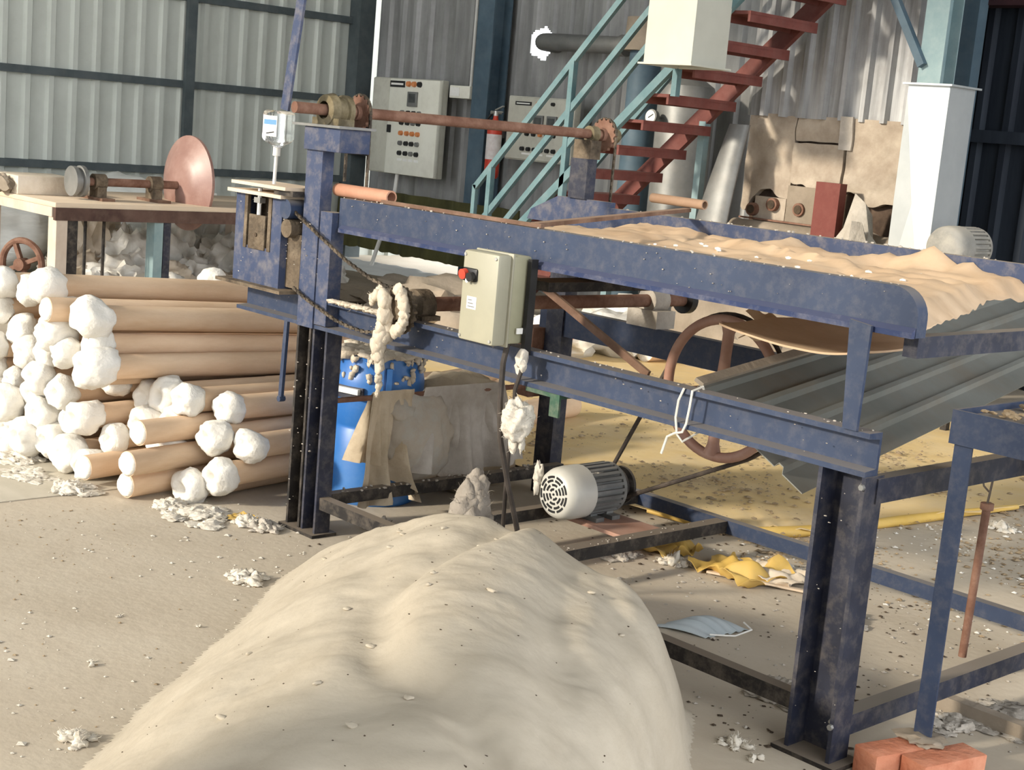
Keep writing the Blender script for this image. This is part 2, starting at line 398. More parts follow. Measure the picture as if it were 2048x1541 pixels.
# ------------------------------------------------------------------ things along the back wall
def button(parent, x, y, z, r, m, d=.03):
    return MB().cyl((x, y, z), (x, y-d, z), r, r*.9, n=10).build('button', m, parent)
# large control cabinet, its face looks at -Y
cy = 6.50
t = thing('control_cabinet', 'tall cream electrical control cabinet full of push buttons on the back wall', 'cabinet', (-10.05, 6.62, .975))
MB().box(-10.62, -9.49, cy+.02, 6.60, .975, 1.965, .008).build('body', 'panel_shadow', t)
MB().box(-10.5, -9.75, 6.60, 6.80, 1.08, 1.16).build('mounting_rail', 'galv_grey', t)
MB().box(-10.5, -9.75, 6.60, 6.80, 1.78, 1.86).build('mounting_rail', 'galv_grey', t)
tag(MB().box(-11.02,-10.78,6.50,6.62,1.12,1.62,.01).box(-11.0,-10.8,6.62,6.80,1.3,1.5).build('switch_box', 'black_plastic'), 'narrow black switch box left of the tall control cabinet', 'box')
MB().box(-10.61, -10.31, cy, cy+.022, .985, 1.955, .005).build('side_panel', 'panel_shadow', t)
dr = MB().box(-10.29, -9.48, cy-.03, cy+.022, .98, 1.955, .008).build('door', 'panel_grey', t)
def cabxz(u, v): return -10.29+.81*u, 1.955-.975*v
yb = cy-.03
for u, m in ((.40,'orange_lamp'),(.51,'orange_lamp'),(.62,'black_plastic')):
    X, Z = cabxz(u, .05); MB().cyl((X, yb, Z), (X, yb-.03, Z), .030, .026, n=12).build('lamp', m, dr)
X, Z = cabxz(.165, .055); MB().box(X-.12, X+.12, yb-.008, yb, Z-.032, Z+.032).build('name_plate', 'black_plastic', dr)
MB().box(X-.10, X+.10, yb-.011, yb-.008, Z-.010, Z+.010).build('lettering', 'white_label', dr)
X, Z = cabxz(.50, .205)
mt = MB().box(X-.075, X+.075, yb-.025, yb, Z-.075, Z+.075, .005).build('meter', 'galv_grey', dr)
MB().box(X-.045, X+.055, yb-.03, yb-.024, Z-.035, Z+.055).build('display', 'meter_face', dr)
for ri, v in enumerate((.35, .455, .565, .67, .775)):
    for ci, u in enumerate((.31, .43, .54, .65)):
        X, Z = cabxz(u, v)
        button(dr, X, yb, Z, .026, 'orange_lamp' if ri == 2 else ('black_plastic' if (ri+ci) % 3 else 'galv_grey'))
for u in (.30, .42, .53, .64):
    X, Z = cabxz(u, .845); MB().box(X-.035, X+.035, yb-.004, yb, Z-.012, Z+.012).build('label_strip', 'white_label', dr)
MB().box(-10.26, -10.22, yb-.03, yb, 1.40, 1.48, .004).build('handle', 'black_plastic', dr)
cd = MB().tube([(-10.16, 6.55, .975), (-10.13, 6.5, .70), (-10.0, 6.3, .42), (-9.85, 6.1, .2), (-9.8, 6.0, .014)], .022, 8).build('conduit', 'white_rod')
tag(cd, 'pale flexible conduit hanging below the tall control cabinet', 'conduit')
# junction box
t = thing('junction_box', 'small beige junction box right of the tall control cabinet', 'junction box', (-9.26, 6.66, 1.80))
MB().box(-9.42, -9.11, 6.55, 6.78, 1.80, 1.925, .008).build('body', 'panel_grey', t)
MB().box(-9.40, -9.26, 6.54, 6.55, 1.82, 1.905).build('cover', 'white_label', t)
MB().cyl((-9.27, 6.7, 1.925), (-9.27, 6.7, 3.4), .016, n=8).build('conduit', 'white_rod', t)
# second cabinet
t = thing('control_cabinet', 'smaller grey control cabinet with two square meters behind the stair railing', 'cabinet', (-8.03, 6.62, 1.26))
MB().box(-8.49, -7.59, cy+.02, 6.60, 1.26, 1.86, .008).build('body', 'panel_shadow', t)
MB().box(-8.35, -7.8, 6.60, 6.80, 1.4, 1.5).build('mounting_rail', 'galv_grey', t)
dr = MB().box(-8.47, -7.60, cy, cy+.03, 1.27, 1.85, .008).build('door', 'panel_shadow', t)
X = -8.47
MB().box(X+.10, X+.32, cy-.006, cy, 1.775, 1.81).build('name_plate', 'black_plastic', dr)
MB().box(X+.12, X+.30, cy-.009, cy-.006, 1.787, 1.798).build('lettering', 'white_label', dr)
for u in (.44, .62):
    mt = MB().box(X+u-.065, X+u+.065, cy-.02, cy, 1.56, 1.69, .004).build('meter', 'galv_grey', dr)
    MB().box(X+u-.045, X+u+.045, cy-.024, cy-.019, 1.58, 1.67).build('display', 'meter_face', dr)
for k in range(5): button(dr, X+.30+k*.09, cy, 1.51, .02, 'orange_lamp' if k == 2 else 'black_plastic')
for k in range(6): button(dr, X+.25+k*.085, cy, 1.37, .022, 'black_plastic')
for k in range(3): MB().box(X+.24+k*.17, X+.36+k*.17, cy-.004, cy, 1.318, 1.335).build('label_strip', 'white_label', dr)
button(dr, X+.42, cy, 1.80, .018, 'orange_lamp'); button(dr, X+.62, cy, 1.80, .018, 'black_plastic')
# extinguisher
t = thing('fire_extinguisher', 'red fire extinguisher with white label hanging on the blue wall column', 'extinguisher', (-8.56, 6.43, 1.06))
ex = (-8.56, 6.43)
MB().lathe([(0,0),(.055,0),(.07,.02),(.072,.05),(.072,.45),(.06,.51),(.032,.55),(.024,.57),(.024,.60),(0,.60)], (*ex,1.06), (0,0,1), 24).build('cylinder', 'ext_red', t)
MB().lathe([(.0735,0),(.0735,.24)], (*ex,1.24), (0,0,1), 24).build('paper_label', 'ext_label', t)
v_ = MB().cyl((*ex,1.655), (*ex,1.70), .026, n=12).cyl((ex[0]-.02,ex[1]-.05,1.685), (ex[0]+.02,ex[1]+.05,1.69), .016, n=8).build('valve', 'steel', t)
MB().bar((ex[0]-.01,ex[1],1.71), (ex[0]+.12,ex[1]-.02,1.75), .02, .012).bar((ex[0]-.01,ex[1],1.695), (ex[0]+.11,ex[1]-.02,1.695), .02, .01).build('lever', 'steel', v_)
MB().tube([(ex[0]-.03,ex[1]-.02,1.68),(ex[0]-.09,ex[1]-.02,1.62),(ex[0]-.085,ex[1],1.45),(ex[0]-.08,ex[1],1.2)], .011, 8).build('hose', 'black_plastic', t)
MB().box(ex[0]-.03, ex[0]+.03, ex[1]+.06, 6.535, 1.45, 1.60).build('bracket', 'galv_grey', t)
# exhaust pipe with elbow through the wall
t = thing('exhaust_pipe', 'grey metal flue pipe elbowing out through a bright hole in the back wall', 'pipe', (-7.5, 6.55, 2.26))
pp = [(-8.20, 7.1, 2.37), (-8.20, 6.85, 2.37)] + [(-8.20+.22*(1-math.cos(a)), 6.72-.22*math.sin(a), 2.37) for a in [k*math.pi/16 for k in range(1, 9)]] + [(-7.6, 6.5, 2.36), (-7.02, 6.5, 2.35)]
MB().tube(pp, .078, 18).build('duct', 'galv_grey', t)
MB().cyl((-7.06, 6.5, 2.35), (-7.0, 6.5, 2.35), .095, n=18).build('flange', 'galv_grey', t)
# vertical tank / cyclone beside the stairs
t = thing('vertical_tank', 'grey vertical steel tank with a round pressure gauge behind the stairs', 'tank', (-6.3, 6.35, 0))
MB().lathe([(0,0),(.24,0),(.24,1.95),(.22,2.02),(.10,2.1),(0,2.12)], (-6.12,6.35,0), (0,0,1), 28).build('shell', 'galv_grey', t)
gz = MB().cyl((-6.18, 6.12, 1.74), (-6.18, 6.02, 1.74), .012, n=8).cyl((-6.18, 6.03, 1.74), (-6.18, 5.99, 1.745), .062, n=20).build('gauge', 'galv_grey', t)
MB().cyl((-6.18, 5.991, 1.745), (-6.18, 5.985, 1.745), .052, n=20).build('dial', 'white_label', gz)
MB().bar((-6.20, 5.983, 1.735), (-6.15, 5.983, 1.765), .004, .006).build('needle', 'black_plastic', gz)
t2 = thing('chimney_stack', 'upright grey flue stack with a wider cap beside the stair railing', 'flue', (-6.72, 6.45, 0))
MB().cyl((-6.72,6.45,0), (-6.72,6.45,2.3), .14, n=20).build('flue', 'column_blue', t2)
MB().cyl((-6.72,6.45,2.3), (-6.72,6.45,2.58), .20, .19, n=20).build('cap', 'waste_grey', t2)

# ------------------------------------------------------------------ staircase
st = thing('steel_staircase', 'steel staircase with red-brown treads and teal railing climbing to the right', 'staircase', (-6.2, 4.95, 0))
def sx(z): return -5.60 + (z-1.25)*1.12
zt = 3.3
MB().bar((sx(.05)-.05,5.36,.05), (sx(zt)-.05,5.36,zt), .05, .13).build('stringer', 'stair_red', st)
MB().bar((sx(.05)-.05,4.57,.05), (sx(zt)-.05,4.57,zt), .045, .06).build('stringer', 'teal_paint', st)
tr = MB().box(-.12,.12,0,.74,-.022,0).box(.10,.12,0,.74,-.07,-.02).box(-.12,-.10,0,.74,-.07,-.02)
tr0 = None
for k in range(1, 18):
    z = .1875*k
    if tr0 is None: tr0 = tr.build('tread', 'stair_red', st, origin=None); tr0.data.transform(Matrix.Translation(O[st])); tr0.location = V((sx(z),4.60,z))-O[st]
    else: inst(tr0.data, 'tread', st, (sx(z), 4.60, z))
def rail(off, x0, x1, yy, w=.035, name='handrail', m='teal_paint'):
    return MB().bar((x0,yy,1.09+(x0+6.65)*1.036+off), (x1,yy,1.09+(x1+6.65)*1.036+off), w, .045).build(name, m, st)
rail(0, -6.67, -4.0, 4.57); rail(-.36, -6.55, -4.0, 4.57, name='mid_rail'); rail(-.62, -6.3, -4.0, 4.57, name='mid_rail')
rail(-.28, -6.2, -4.0, 5.36, name='handrail')
MB().bar((-6.67,4.57,1.09), (-6.67,4.57,.80), .035, .04).build('handrail_end', 'teal_paint', st)
for xx in (-6.5, -5.70, -4.7):
    zz = 1.09+(xx+6.65)*1.036
    MB().bar((xx,4.57,zz), (xx,4.57,max(.0, zz-1.25)), .045, .045).build('rail_post', 'teal_paint', st)
for xx in (-5.9, -5.07):
    zz = min(1.25+(xx+5.6)/1.12, 3.2)
    MB().bar((xx,5.36,zz), (xx,5.36,0), .06, .06).build('support_post', 'teal_pale', st)

# ------------------------------------------------------------------ hanging duct and standing duct
def duct(name, label, x0, x1, y0, y1, z0, z1, m, fl_bottom):
    t = thing(name, label, 'duct', ((x0+x1)/2, (y0+y1)/2, z0))
    w = .006
    b = MB().box(x0,x1,y0,y0+w,z0,z1).box(x0,x1,y1-w,y1,z0,z1).box(x0,x0+w,y0+w,y1-w,z0,z1).box(x1-w,x1,y0+w,y1-w,z0,z1)
    b.build('casing', m, t)
    zf = z0 if fl_bottom else z1
    f = .028
    MB().box(x0-f,x1+f,y0-f,y0,zf-.006,zf+.006).box(x0-f,x1+f,y1,y1+f,zf-.006,zf+.006).box(x0-f,x0,y0,y1,zf-.006,zf+.006).box(x1,x1+f,y0,y1,zf-.006,zf+.006).build('flange', m, t)
    MB().bar((x1,y0,z0+.02),(x1,y0,z1-.02), .012, .012).build('corner_seam', m, t)
    return t
duct('hanging_duct', 'cream sheet-metal duct hanging from above in front of the stairs', -4.68, -4.27, 4.2, 4.55, 2.05, 7.9, 'galv_cream', True)
d2 = duct('standing_duct', 'bright galvanised rectangular duct standing beside the grey blower motor', -3.16, -2.87, 5.0, 5.30, 0.0, 2.04, 'galv', False)
for za, zb in ((.62,1.98),):      # cross-broken front panel
    cr_ = [(-3.16,4.998,za),(-2.87,4.998,za),(-2.87,4.998,zb),(-3.16,4.998,zb)]; g = MB(); cv_ = g.bm.verts.new((-3.015,4.978,(za+zb)/2)); vv_ = [g.bm.verts.new(q) for q in cr_]
    for k in range(4): g.bm.faces.new((vv_[k], vv_[(k+1)%4], cv_))
    g.build('cross_broken_panel', 'galv', d2, smooth=0)

# ------------------------------------------------------------------ blower motor right of the duct
def motor(name, label, x, y0, z, r, L, m_cowl, m_body, rootz, ax=(0,1,0), holes=True, pulley=True):
    t = thing(name, label, 'motor', (x, y0+L/2, rootz))
    c = V((x, y0, z)); a = V(ax)
    cowl = MB().lathe([(0,0),(.70*r,0),(.88*r,.012),(.97*r,.035),(r,.07),(r,.42*L),(.0,.42*L)], c, a, 36).build('fan_cowl', m_cowl, t)
    if holes:
        sd, u, d = xf(a)
        for ring_i, (rr, nseg, fill) in enumerate(((.20,4,.7),(.36,6,.72),(.52,8,.75),(.66,9,.78))):
            for k in range(nseg):
                a0 = 2*math.pi*(k+.1*ring_i)/nseg; b = MB(); q = []
                na = 6
                for s_ in range(na+1):
                    an = a0 + 2*math.pi/nseg*fill*s_/na
                    q.append((an, rr*r-.055*r)); 
                pts = [c - a*.0015 + sd*(rr2*math.cos(an)) + u*(rr2*math.sin(an)) for an, rr2 in q] + [c - a*.0015 + sd*((rr2+.085*r)*math.cos(an)) + u*((rr2+.085*r)*math.sin(an)) for an, rr2 in q[::-1]]
                b.prism(pts, a*.003); b.build('vent_slot', 'black_plastic', cowl)
        MB().cyl(c-a*.003, c, .045*r, n=10).build('centre_boss', 'black_plastic', cowl)
    b = MB().cyl(c+a*(.40*L), c+a*(.92*L), .86*r, n=32)
    b.build('housing', m_body, t)
    sd, u, d = xf(a)
    nf = 26
    for k in range(nf):
        an = 2*math.pi*(k+.5)/nf; e = sd*math.cos(an)+u*math.sin(an)
        MB().bar(c+a*(.42*L)+e*(.90*r), c+a*(.90*L)+e*(.90*r), .012*r/.1, .16*r, up=e).build('fin', m_body, t)
    MB().lathe([(0,0),(.95*r,0),(.95*r,.05*L),(.6*r,.09*L),(.0,.09*L)], c+a*(.91*L), a, 32).build('end_bell', m_body, t)
    foot = MB()
    for q in (.52, .80):
        foot.box(x-.95*r, x+.95*r, y0+q*L-.022, y0+q*L+.022, rootz, rootz+.016).box(x-.62*r, x+.62*r, y0+q*L-.018, y0+q*L+.018, rootz+.016, z-.75*r)
    foot.build('foot', m_body, t)
    if pulley:
        p0 = c+a*(1.02*L)
        MB().cyl(c+a*(.98*L), c+a*(1.24*L), .12*r, n=12).build('shaft', 'steel', t)
        MB().lathe([(0,0),(.72*r,0),(.72*r,.012),(.56*r,.022),(.56*r,.03),(.72*r,.04),(.72*r,.052),(0,.052)], p0+a*.005, a, 28).build('pulley', 'black_steel', t)
    return t
motor('blower_motor', 'dusty grey blower motor beside the foot of the bright duct', -2.55, 4.62, 1.08, .13, .38, 'motor_dusty', 'motor_dusty', .95, holes=False, pulley=False)
p = thing('motor_pedestal', 'dark steel pedestal under the dusty blower motor', 'stand', (-2.55, 4.83, 0))
MB().box(-2.72,-2.38,4.65,5.0,.92,.95).build('top_plate', 'black_steel', p)
for xx in (-2.70,-2.40):
    for yy in (4.67,4.98): MB().bar((xx,yy,0),(xx,yy,.92),.04,.04).build('leg', 'black_steel', p)

# ------------------------------------------------------------------ furnace
fu = thing('furnace', 'old furnace with cracked plaster below and streaked corrugated cladding above', 'furnace', (-4.15, 6.2, 0))
MB().box(-4.80,-3.50,5.66,6.10,0,1.84).build('core', 'plaster_dark', fu)
bm = make_sheet('cladding_sheet', 'boiler_steel', [1.80, 3.0, 4.6])
x = -4.85
for k in range(2): inst(bm, 'cladding_sheet', fu, (x, 5.60+.004*k, 0), (0,0,0), (.74,1,1)); x += .68
inst(bm, 'cladding_sheet', fu, (-4.85, 6.10, 0), (0,0,-math.pi/2), (.53,1,1))
def edge_z(x): return 1.20 + .10*nz(x*4, 3) + .05*nz(x*13, 8) - .10*sstep(-4.62,-4.8,x) + .06*math.sin(x*5)
def plast(x0, x1, nseg, zlo, zhi, yy, name, m='plaster', th=.05):
    def fn(u, v):
        x = x0+(x1-x0)*u; lo = zlo(x) if callable(zlo) else zlo; hi = zhi(x) if callable(zhi) else zhi; z = lo+(hi-lo)*v
        return (x, yy-.02*nz(x*3,z*3)-.014*nz(x*9,z*9), z)
    return MB().grid(fn, nseg, 20, (0, th, 0)).build(name, m, fu, smooth=60)
plast(-4.84,-4.42,20, edge_z, lambda x: 1.82, 5.60, 'plaster_slab')
plast(-4.41,-3.98,20, lambda x: 1.30+.25*abs(x+4.2)+.04*nz(x*9,1), lambda x: 1.63+.02*nz(x*7,2), 5.575, 'plaster_slab')
plast(-4.41,-3.98,14, lambda x: 1.645+.02*nz(x*7,2), lambda x: 1.82, 5.60, 'plaster_slab')
plast(-3.965,-3.50,24, lambda x: 1.26+.10*nz(x*5,5), lambda x: 1.82, 5.59, 'plaster_slab')
plast(-3.78,-3.50,14, lambda x: .72+.05*nz(x*9,5), lambda x: 1.08+.14*nz(x*5,9)+.06*math.sin(x*9), 5.58, 'plaster_slab')
plast(-4.02,-3.92,6, 1.60, 1.83, 5.565, 'plaster_patch', 'cloth_grey', .02)
MB().box(-4.40,-4.13,5.56,5.66,.9,1.32).build('inspection_plate', 'waste_grey', fu)
MB().box(-4.70,-4.42,5.58,5.66,.95,1.22).build('inspection_plate', 'plaster', fu)
for xx, zz in ((-4.70,1.12),(-4.52,1.17),(-4.28,1.155)):
    q = MB().cyl((xx,5.66,zz),(xx,5.54,zz),.048,n=16).build('pipe_stub', 'rust', fu)
    MB().cyl((xx,5.539,zz),(xx,5.533,zz),.032,n=14).build('bore', 'speck', q)
MB().cyl((-4.82,5.52,.96),(-3.45,5.52,.96),.085,n=18).build('header_pipe', 'waste_grey', fu)
MB().bar((-4.80,5.55,1.055),(-4.1,5.55,1.055),.03,.012).build('pipe_strap', 'rust', fu)
rp = MB().box(-4.02,-3.82,5.36,5.372,0,1.36).box(-4.02,-4.008,5.372,5.44,0,1.36).box(-3.832,-3.82,5.372,5.44,0,1.36).box(-4.02,-3.82,5.36,5.44,1.36,1.372)
tag(rp.build('red_steel_post', 'red_steel'), 'short red steel channel post in front of the plastered furnace', 'post')
rp = MB().box(-4.98,-4.90,5.40,5.48,0,1.0)
tag(rp.build('red_steel_stub', 'stair_red'), 'dark red stub post at the left corner of the furnace', 'post')
for i,(c_, r_, lb) in enumerate((((-3.62,5.30,.55),(.20,.18,.56),'grey fibre waste lump caught beside the red furnace post'),((-4.75,5.26,.45),(.17,.15,.46),'small grey waste heap at the left foot of the furnace'))):
    tag(MB().blob(c_, r_, .5, 2.2, 20+i, 3, floor=0).build('fibre_waste', 'lint_grey' if i == 0 else 'waste_grey'), lb, 'waste')
tag(MB().blob((-4.35,5.02,.16),(.55,.24,.42),.25,2.0,27,4,floor=0).build('fibre_waste_heap', 'waste_grey'), 'brown fibre waste heap in front of the furnace, seen through the pulley', 'heap')
# leaning flattened duct
q0, q1 = V((-4.74,5.36,1.72)), V((-4.68,5.02,.62)); n_ = 16
ld = MB()
def leanf(u, v):
    p_ = q0.lerp(q1, v) + V((-.05*math.sin(v*3.0), 0, 0)); w = .11 + .10*v
    an = 2*math.pi*u; return p_ + V((math.cos(an)*w, -math.sin(an)*.05*(1+.4*math.cos(an)), 0))
def lf2(u, v):
    k = v*1.52; p_ = q0 + (q1-q0)*k; w = .085+.085*min(k,1.0); an = 2*math.pi*u
    return p_ + V((math.cos(an)*w-.03*math.sin(k*2.6), -math.sin(an)*.06, 0))
tag(ld.grid(lf2, 20, 14).build('leaning_duct', 'galv_grey', smooth=60), 'dented grey duct leaning against the left side of the furnace', 'duct')
# teal column with brace
co = thing('steel_column', 'pale teal steel column with diagonal brace behind the bright duct', 'column', (-3.27, 5.48, 0))
MB().box(-3.36,-3.19,5.40,5.41,0,7.9).box(-3.36,-3.19,5.56,5.57,0,7.9).box(-3.285,-3.265,5.41,5.56,0,7.9).build('shaft', 'teal_pale', co)
MB().bar((-3.32,5.38,2.18),(-4.1,5.38,3.42),.05,.05).build('brace', 'column_blue', co)
c3 = thing('steel_column', 'dark slate steel column right of the pale teal one', 'column', (-3.02, 6.5, 0))
MB().box(-3.72,-3.58,6.42,6.54,0,7.9).build('shaft', 'column_blue', c3)

# ------------------------------------------------------------------ workbench on the left
tb = thing('workbench', 'wooden workbench with pale dusty top and dark steel apron', 'table', (-7.8, 2.25, 0))
MB().box(-8.45,-7.24,1.35,3.55,.765,.80,.004).build('table_top', 'wood_top', tb)
MB().box(-7.27,-7.235,1.35,3.55,.68,.765).build('apron', 'wood_dark', tb)
MB().box(-8.45,-7.28,1.345,1.375,.70,.765).build('apron', 'wood_pale', tb)
MB().box(-7.36,-7.24,1.36,1.44,0,.70).build('leg', 'wood_pale', tb)
MB().box(-7.30,-7.25,1.445,1.52,0,.69).build('leg', 'black_steel', tb)
MB().box(-7.36,-7.25,2.10,2.17,0,.69).build('leg', 'teal_pale', tb)
MB().box(-7.34,-7.25,2.175,2.23,0,.69).build('leg', 'navy_dark', tb)
MB().box(-7.36,-7.25,3.42,3.52,0,.69).build('leg', 'navy_dark', tb)
MB().box(-8.44,-8.34,1.38,1.46,0,.70).build('leg', 'wood_pale', tb)
MB().box(-8.44,-8.34,3.42,3.5,0,.70).build('leg', 'wood_pale', tb)
for yy in (1.66, 1.80): MB().cyl((-7.42,yy,.0),(-7.42,yy,.69),.012,n=8).build('tie_rod', 'black_steel', tb)
# shaft with discs running in bearings on the bench
sh = thing('disc_shaft', 'rusty shaft with a big pinkish disc slotted through the workbench', 'machine', (-7.6, 2.2, .80))
MB().cyl((-7.6,1.66,.925),(-7.6,2.62,.925),.030,n=14).build('shaft', 'rust', sh)
MB().lathe([(0,0),(.335,0),(.35,.01),(.35,.03),(.30,.05),(.22,.085),(.20,.10),(.10,.115),(0,.115)], (-7.6,2.58,.945), (0,-1,0), 48).build('disc', 'rust_pink', sh)
MB().lathe([(0,0),(.105,0),(.105,.03),(.085,.036),(.085,.055),(.11,.062),(.11,.09),(0,.09)], (-7.6,1.63,.925), (0,1,0), 28).build('pulley', 'galv_grey', sh)
for yy in (1.84, 2.28):
    q = MB().box(-7.66,-7.54,yy-.035,yy+.035,.82,.89).cyl((-7.6,yy-.045,.925),(-7.6,yy+.045,.925),.058,n=18).build('bearing', 'grease', sh)
    MB().box(-7.76,-7.44,yy-.05,yy+.05,.80,.82).build('base', 'brown_bar', q)
tag(MB().box(-8.25,-7.85,1.36,1.80,.80,.93,.006).build('flat_box', 'plastic_bag_tan'), 'flat pale wrapped package on the left end of the workbench', 'package')
tag(MB().blob((-8.0,1.32,.86),(.11,.06,.07),.5,2,4,3,floor=.80).build('rag', 'waste_grey'), 'dark crumpled rag at the left end of the workbench', 'rag')
# rusty wheel lying against the bench
rw = thing('rusty_wheel', 'rusty four-spoked pulley wheel under the left end of the workbench', 'wheel', (-7.9, 1.43, .106))
MB().torus((-7.9,1.43,.30),(-.5,1,0),.17,.024,36,8).build('rim', 'rust', rw)
for k in range(4):
    an = k*math.pi/4*2+.4; e = V((math.cos(an)*.894,math.cos(an)*.447,math.sin(an)))
    MB().bar(V((-7.9,1.43,.30)),V((-7.9,1.43,.30))+e*.165,.03,.03).build('spoke', 'rust', rw)
MB().cyl((-7.882,1.394,.30),(-7.918,1.466,.30),.045,n=14).build('hub', 'rust', rw)
tag(MB().box(-7.36,-7.30,2.92,3.30,.02,.66,.02).build('blue_crate', 'drum_blue'), 'bright blue plastic panel standing under the right end of the workbench', 'panel')

# white sacks and crumpled bags behind and under the bench
random.seed(21)
sacks = [((-9.7,1.98,.42),(.75,.46,.44),'big white woven sack under the left end of the workbench'),
         ((-9.6,3.05,.42),(.70,.50,.46),'big creased white sack behind the teal workbench leg'),
         ((-9.9,1.02,.40),(.55,.40,.42),'white sack at the far left edge below the workbench')]
for i,(c_,r_,lb) in enumerate(sacks):
    tag(MB().blob(c_, r_, .16, 1.3, 30+i, 4, floor=0).build('white_sack', 'sack_white', smooth=80), lb, 'sack', 'large white sacks behind the bench')
bags = [(-8.35,2.05,.16,.22),(-8.15,2.32,.15,.24),(-8.45,2.55,.24,.27),(-8.1,2.72,.14,.20),(-8.55,2.95,.30,.26),(-8.15,3.02,.16,.22),(-8.3,3.32,.22,.26),
        (-8.0,3.36,.12,.19),(-8.45,3.62,.24,.28),(-8.05,3.70,.14,.20),(-8.75,3.35,.38,.26),(-8.2,3.98,.16,.24),(-7.85,2.05,.10,.16),(-8.7,2.35,.34,.24),(-7.8,2.55,.10,.15),(-8.75,3.85,.30,.26),(-8.3,4.3,.15,.22),(-7.8,3.05,.10,.16)]
WORD = ['first','second','third','fourth','fifth','sixth','seventh','eighth','ninth','tenth','eleventh','twelfth','thirteenth','fourteenth','fifteenth','sixteenth','seventeenth','eighteenth','nineteenth','twentieth']
bags.sort(key=lambda b: b[1]+.0*b[0])
for i,(x_,y_,z_,r_) in enumerate(bags):
    tb_ = thing('crumpled_bag', 'crumpled plastic bag, %s from the left in the heap under the workbench' % WORD[i], 'bag', (x_, y_, 0), 'crumpled bags heaped under the workbench')
    MB().blob((x_,y_,z_), (r_*U(.8,1.2),r_*U(.8,1.25),max(z_,.12)*1.15), .5, 1.9, 50+i, 4, floor=0, ridge=True).build('bag_body', 'plastic_bag' if i % 3 else 'plastic_bag_tan', tb_, smooth=75)
    if i % 3 == 1:
        MB().blob((x_+r_*.55,y_-r_*.5,z_*1.05), (r_*.30,r_*.22,r_*.2), .4, 2.0, 70+i, 2).build('printed_patch', 'bag_print', tb_, smooth=25)
# far bags on the yellow tarp seen under the machine
fb = [(-5.15,4.15,.24,'white crumpled bag with orange print, left of the rear machine leg'),(-5.05,4.62,.24,'white bag with orange print right of the rear machine leg'),
      (-5.30,5.0,.28,'large pale bag lying behind the loose kraft roll end'),(-5.0,5.45,.20,'crumpled white bag right of the loose kraft roll end'),(-5.5,3.95,.22,'tan crumpled bag seen left of the rear machine leg')]
for i,(x_,y_,r_,lb) in enumerate(fb):
    tb_ = thing('crumpled_bag', lb, 'bag', (x_, y_, 0), 'bags on the far edge of the yellow tarp')
    MB().blob((x_,y_,r_*.6), (r_*1.2,r_*1.2,r_*.75), .45, 1.9, 90+i, 3, floor=0, ridge=True).build('bag_body', 'plastic_bag', tb_, smooth=75)
    if i < 2: MB().blob((x_+r_*.8,y_-r_*.5,r_*.75), (r_*.26,r_*.22,r_*.2), .4, 2.0, 95+i, 2).build('printed_patch', 'bag_print', tb_, smooth=25)
# white stand-in for daylight, olive tarpaulin and waste heap by the far wall
ot = MB()
def otf(u, v):
    x_ = -11.0+2.9*u; z_ = .17+.62*v
    return (x_, 6.40+.05*nz(x_*2.3,z_*1.2)-.05*(1-v)*.5+.03*math.sin(x_*17), z_ - .04*abs(nz(x_*5,1)) * (1-v))
tag(ot.grid(otf, 60, 8, (0,.02,0)).build('olive_tarpaulin', 'olive_tarp', smooth=60), 'dark olive tarpaulin hung low along the far wall', 'tarpaulin')
ws = MB()
def wsf(u, v):
    x_ = -10.9+2.9*u; y_ = 4.9+1.25*v + .12*u
    return (x_, y_, .012+.04*sstep(.45,1,v)+.03*abs(nz(x_*3,y_*3))+.02*abs(nz(x_*8,y_*8)))
tag(ws.grid(wsf, 50, 24, (0,0,-.008)).build('daylight_sheet', 'daylight_white', smooth=40), 'added white sheet standing in for the daylight strip under the olive tarpaulin', 'sheet')
tag(MB().blob((-8.2,4.75,.03),(1.2,.60,.10),.35,2.2,12,4,floor=0).build('fibre_waste_heap', 'waste_grey'), 'low grey-brown fibre waste heap behind the small control box', 'heap')
tag(MB().blob((-6.75,4.35,.08),(.75,.45,.26),.3,2.2,13,4,floor=0).build('fibre_waste_heap', 'waste_grey'), 'second grey-brown waste heap seen under the blue top rail', 'heap')

# ------------------------------------------------------------------ the blue machine
mc = thing('batting_machine', 'long blue steel conveyor machine frame with shafts, chains and a big pulley', 'machine', (-1.1, .65, 0))
def part(mb, name, m, par=None, **k): return mb.build(name, m, par or mc, **k)
# front top rail: plate with rounded right end, lower lip
pts = [(-2.22,0,1.255)]
R_ = .075
for k in range(9):
    a = math.pi/2*(1-k/8); pts.append((.141-R_+R_*math.cos(a), 0, 1.255-R_+R_*math.sin(a)))
pts += [(.141,0,1.135), (-2.22,0,1.135)]
tr_ = part(MB().prism(pts, (0,.045,0)), 'top_rail', 'blue_paint', smooth=30)
part(MB().prism([(-2.2,-.001,1.160),(-2.2,-.016,1.148),(-2.2,-.016,1.134),(-2.2,-.001,1.134)], (2.34,0,0)), 'rail_lip', 'blue_bright', tr_)
part(MB().box(-2.3,.2,1.30,1.345,1.165,1.262), 'top_rail', 'blue_dusty')
part(MB().prism([(-2.62,1.302,1.17),(-2.60,1.302,1.215),(-2.44,1.302,1.285),(-2.13,1.302,1.285),(-2.13,1.302,1.17)], (0,.03,0)), 'gusset_plate', 'blue_dusty')
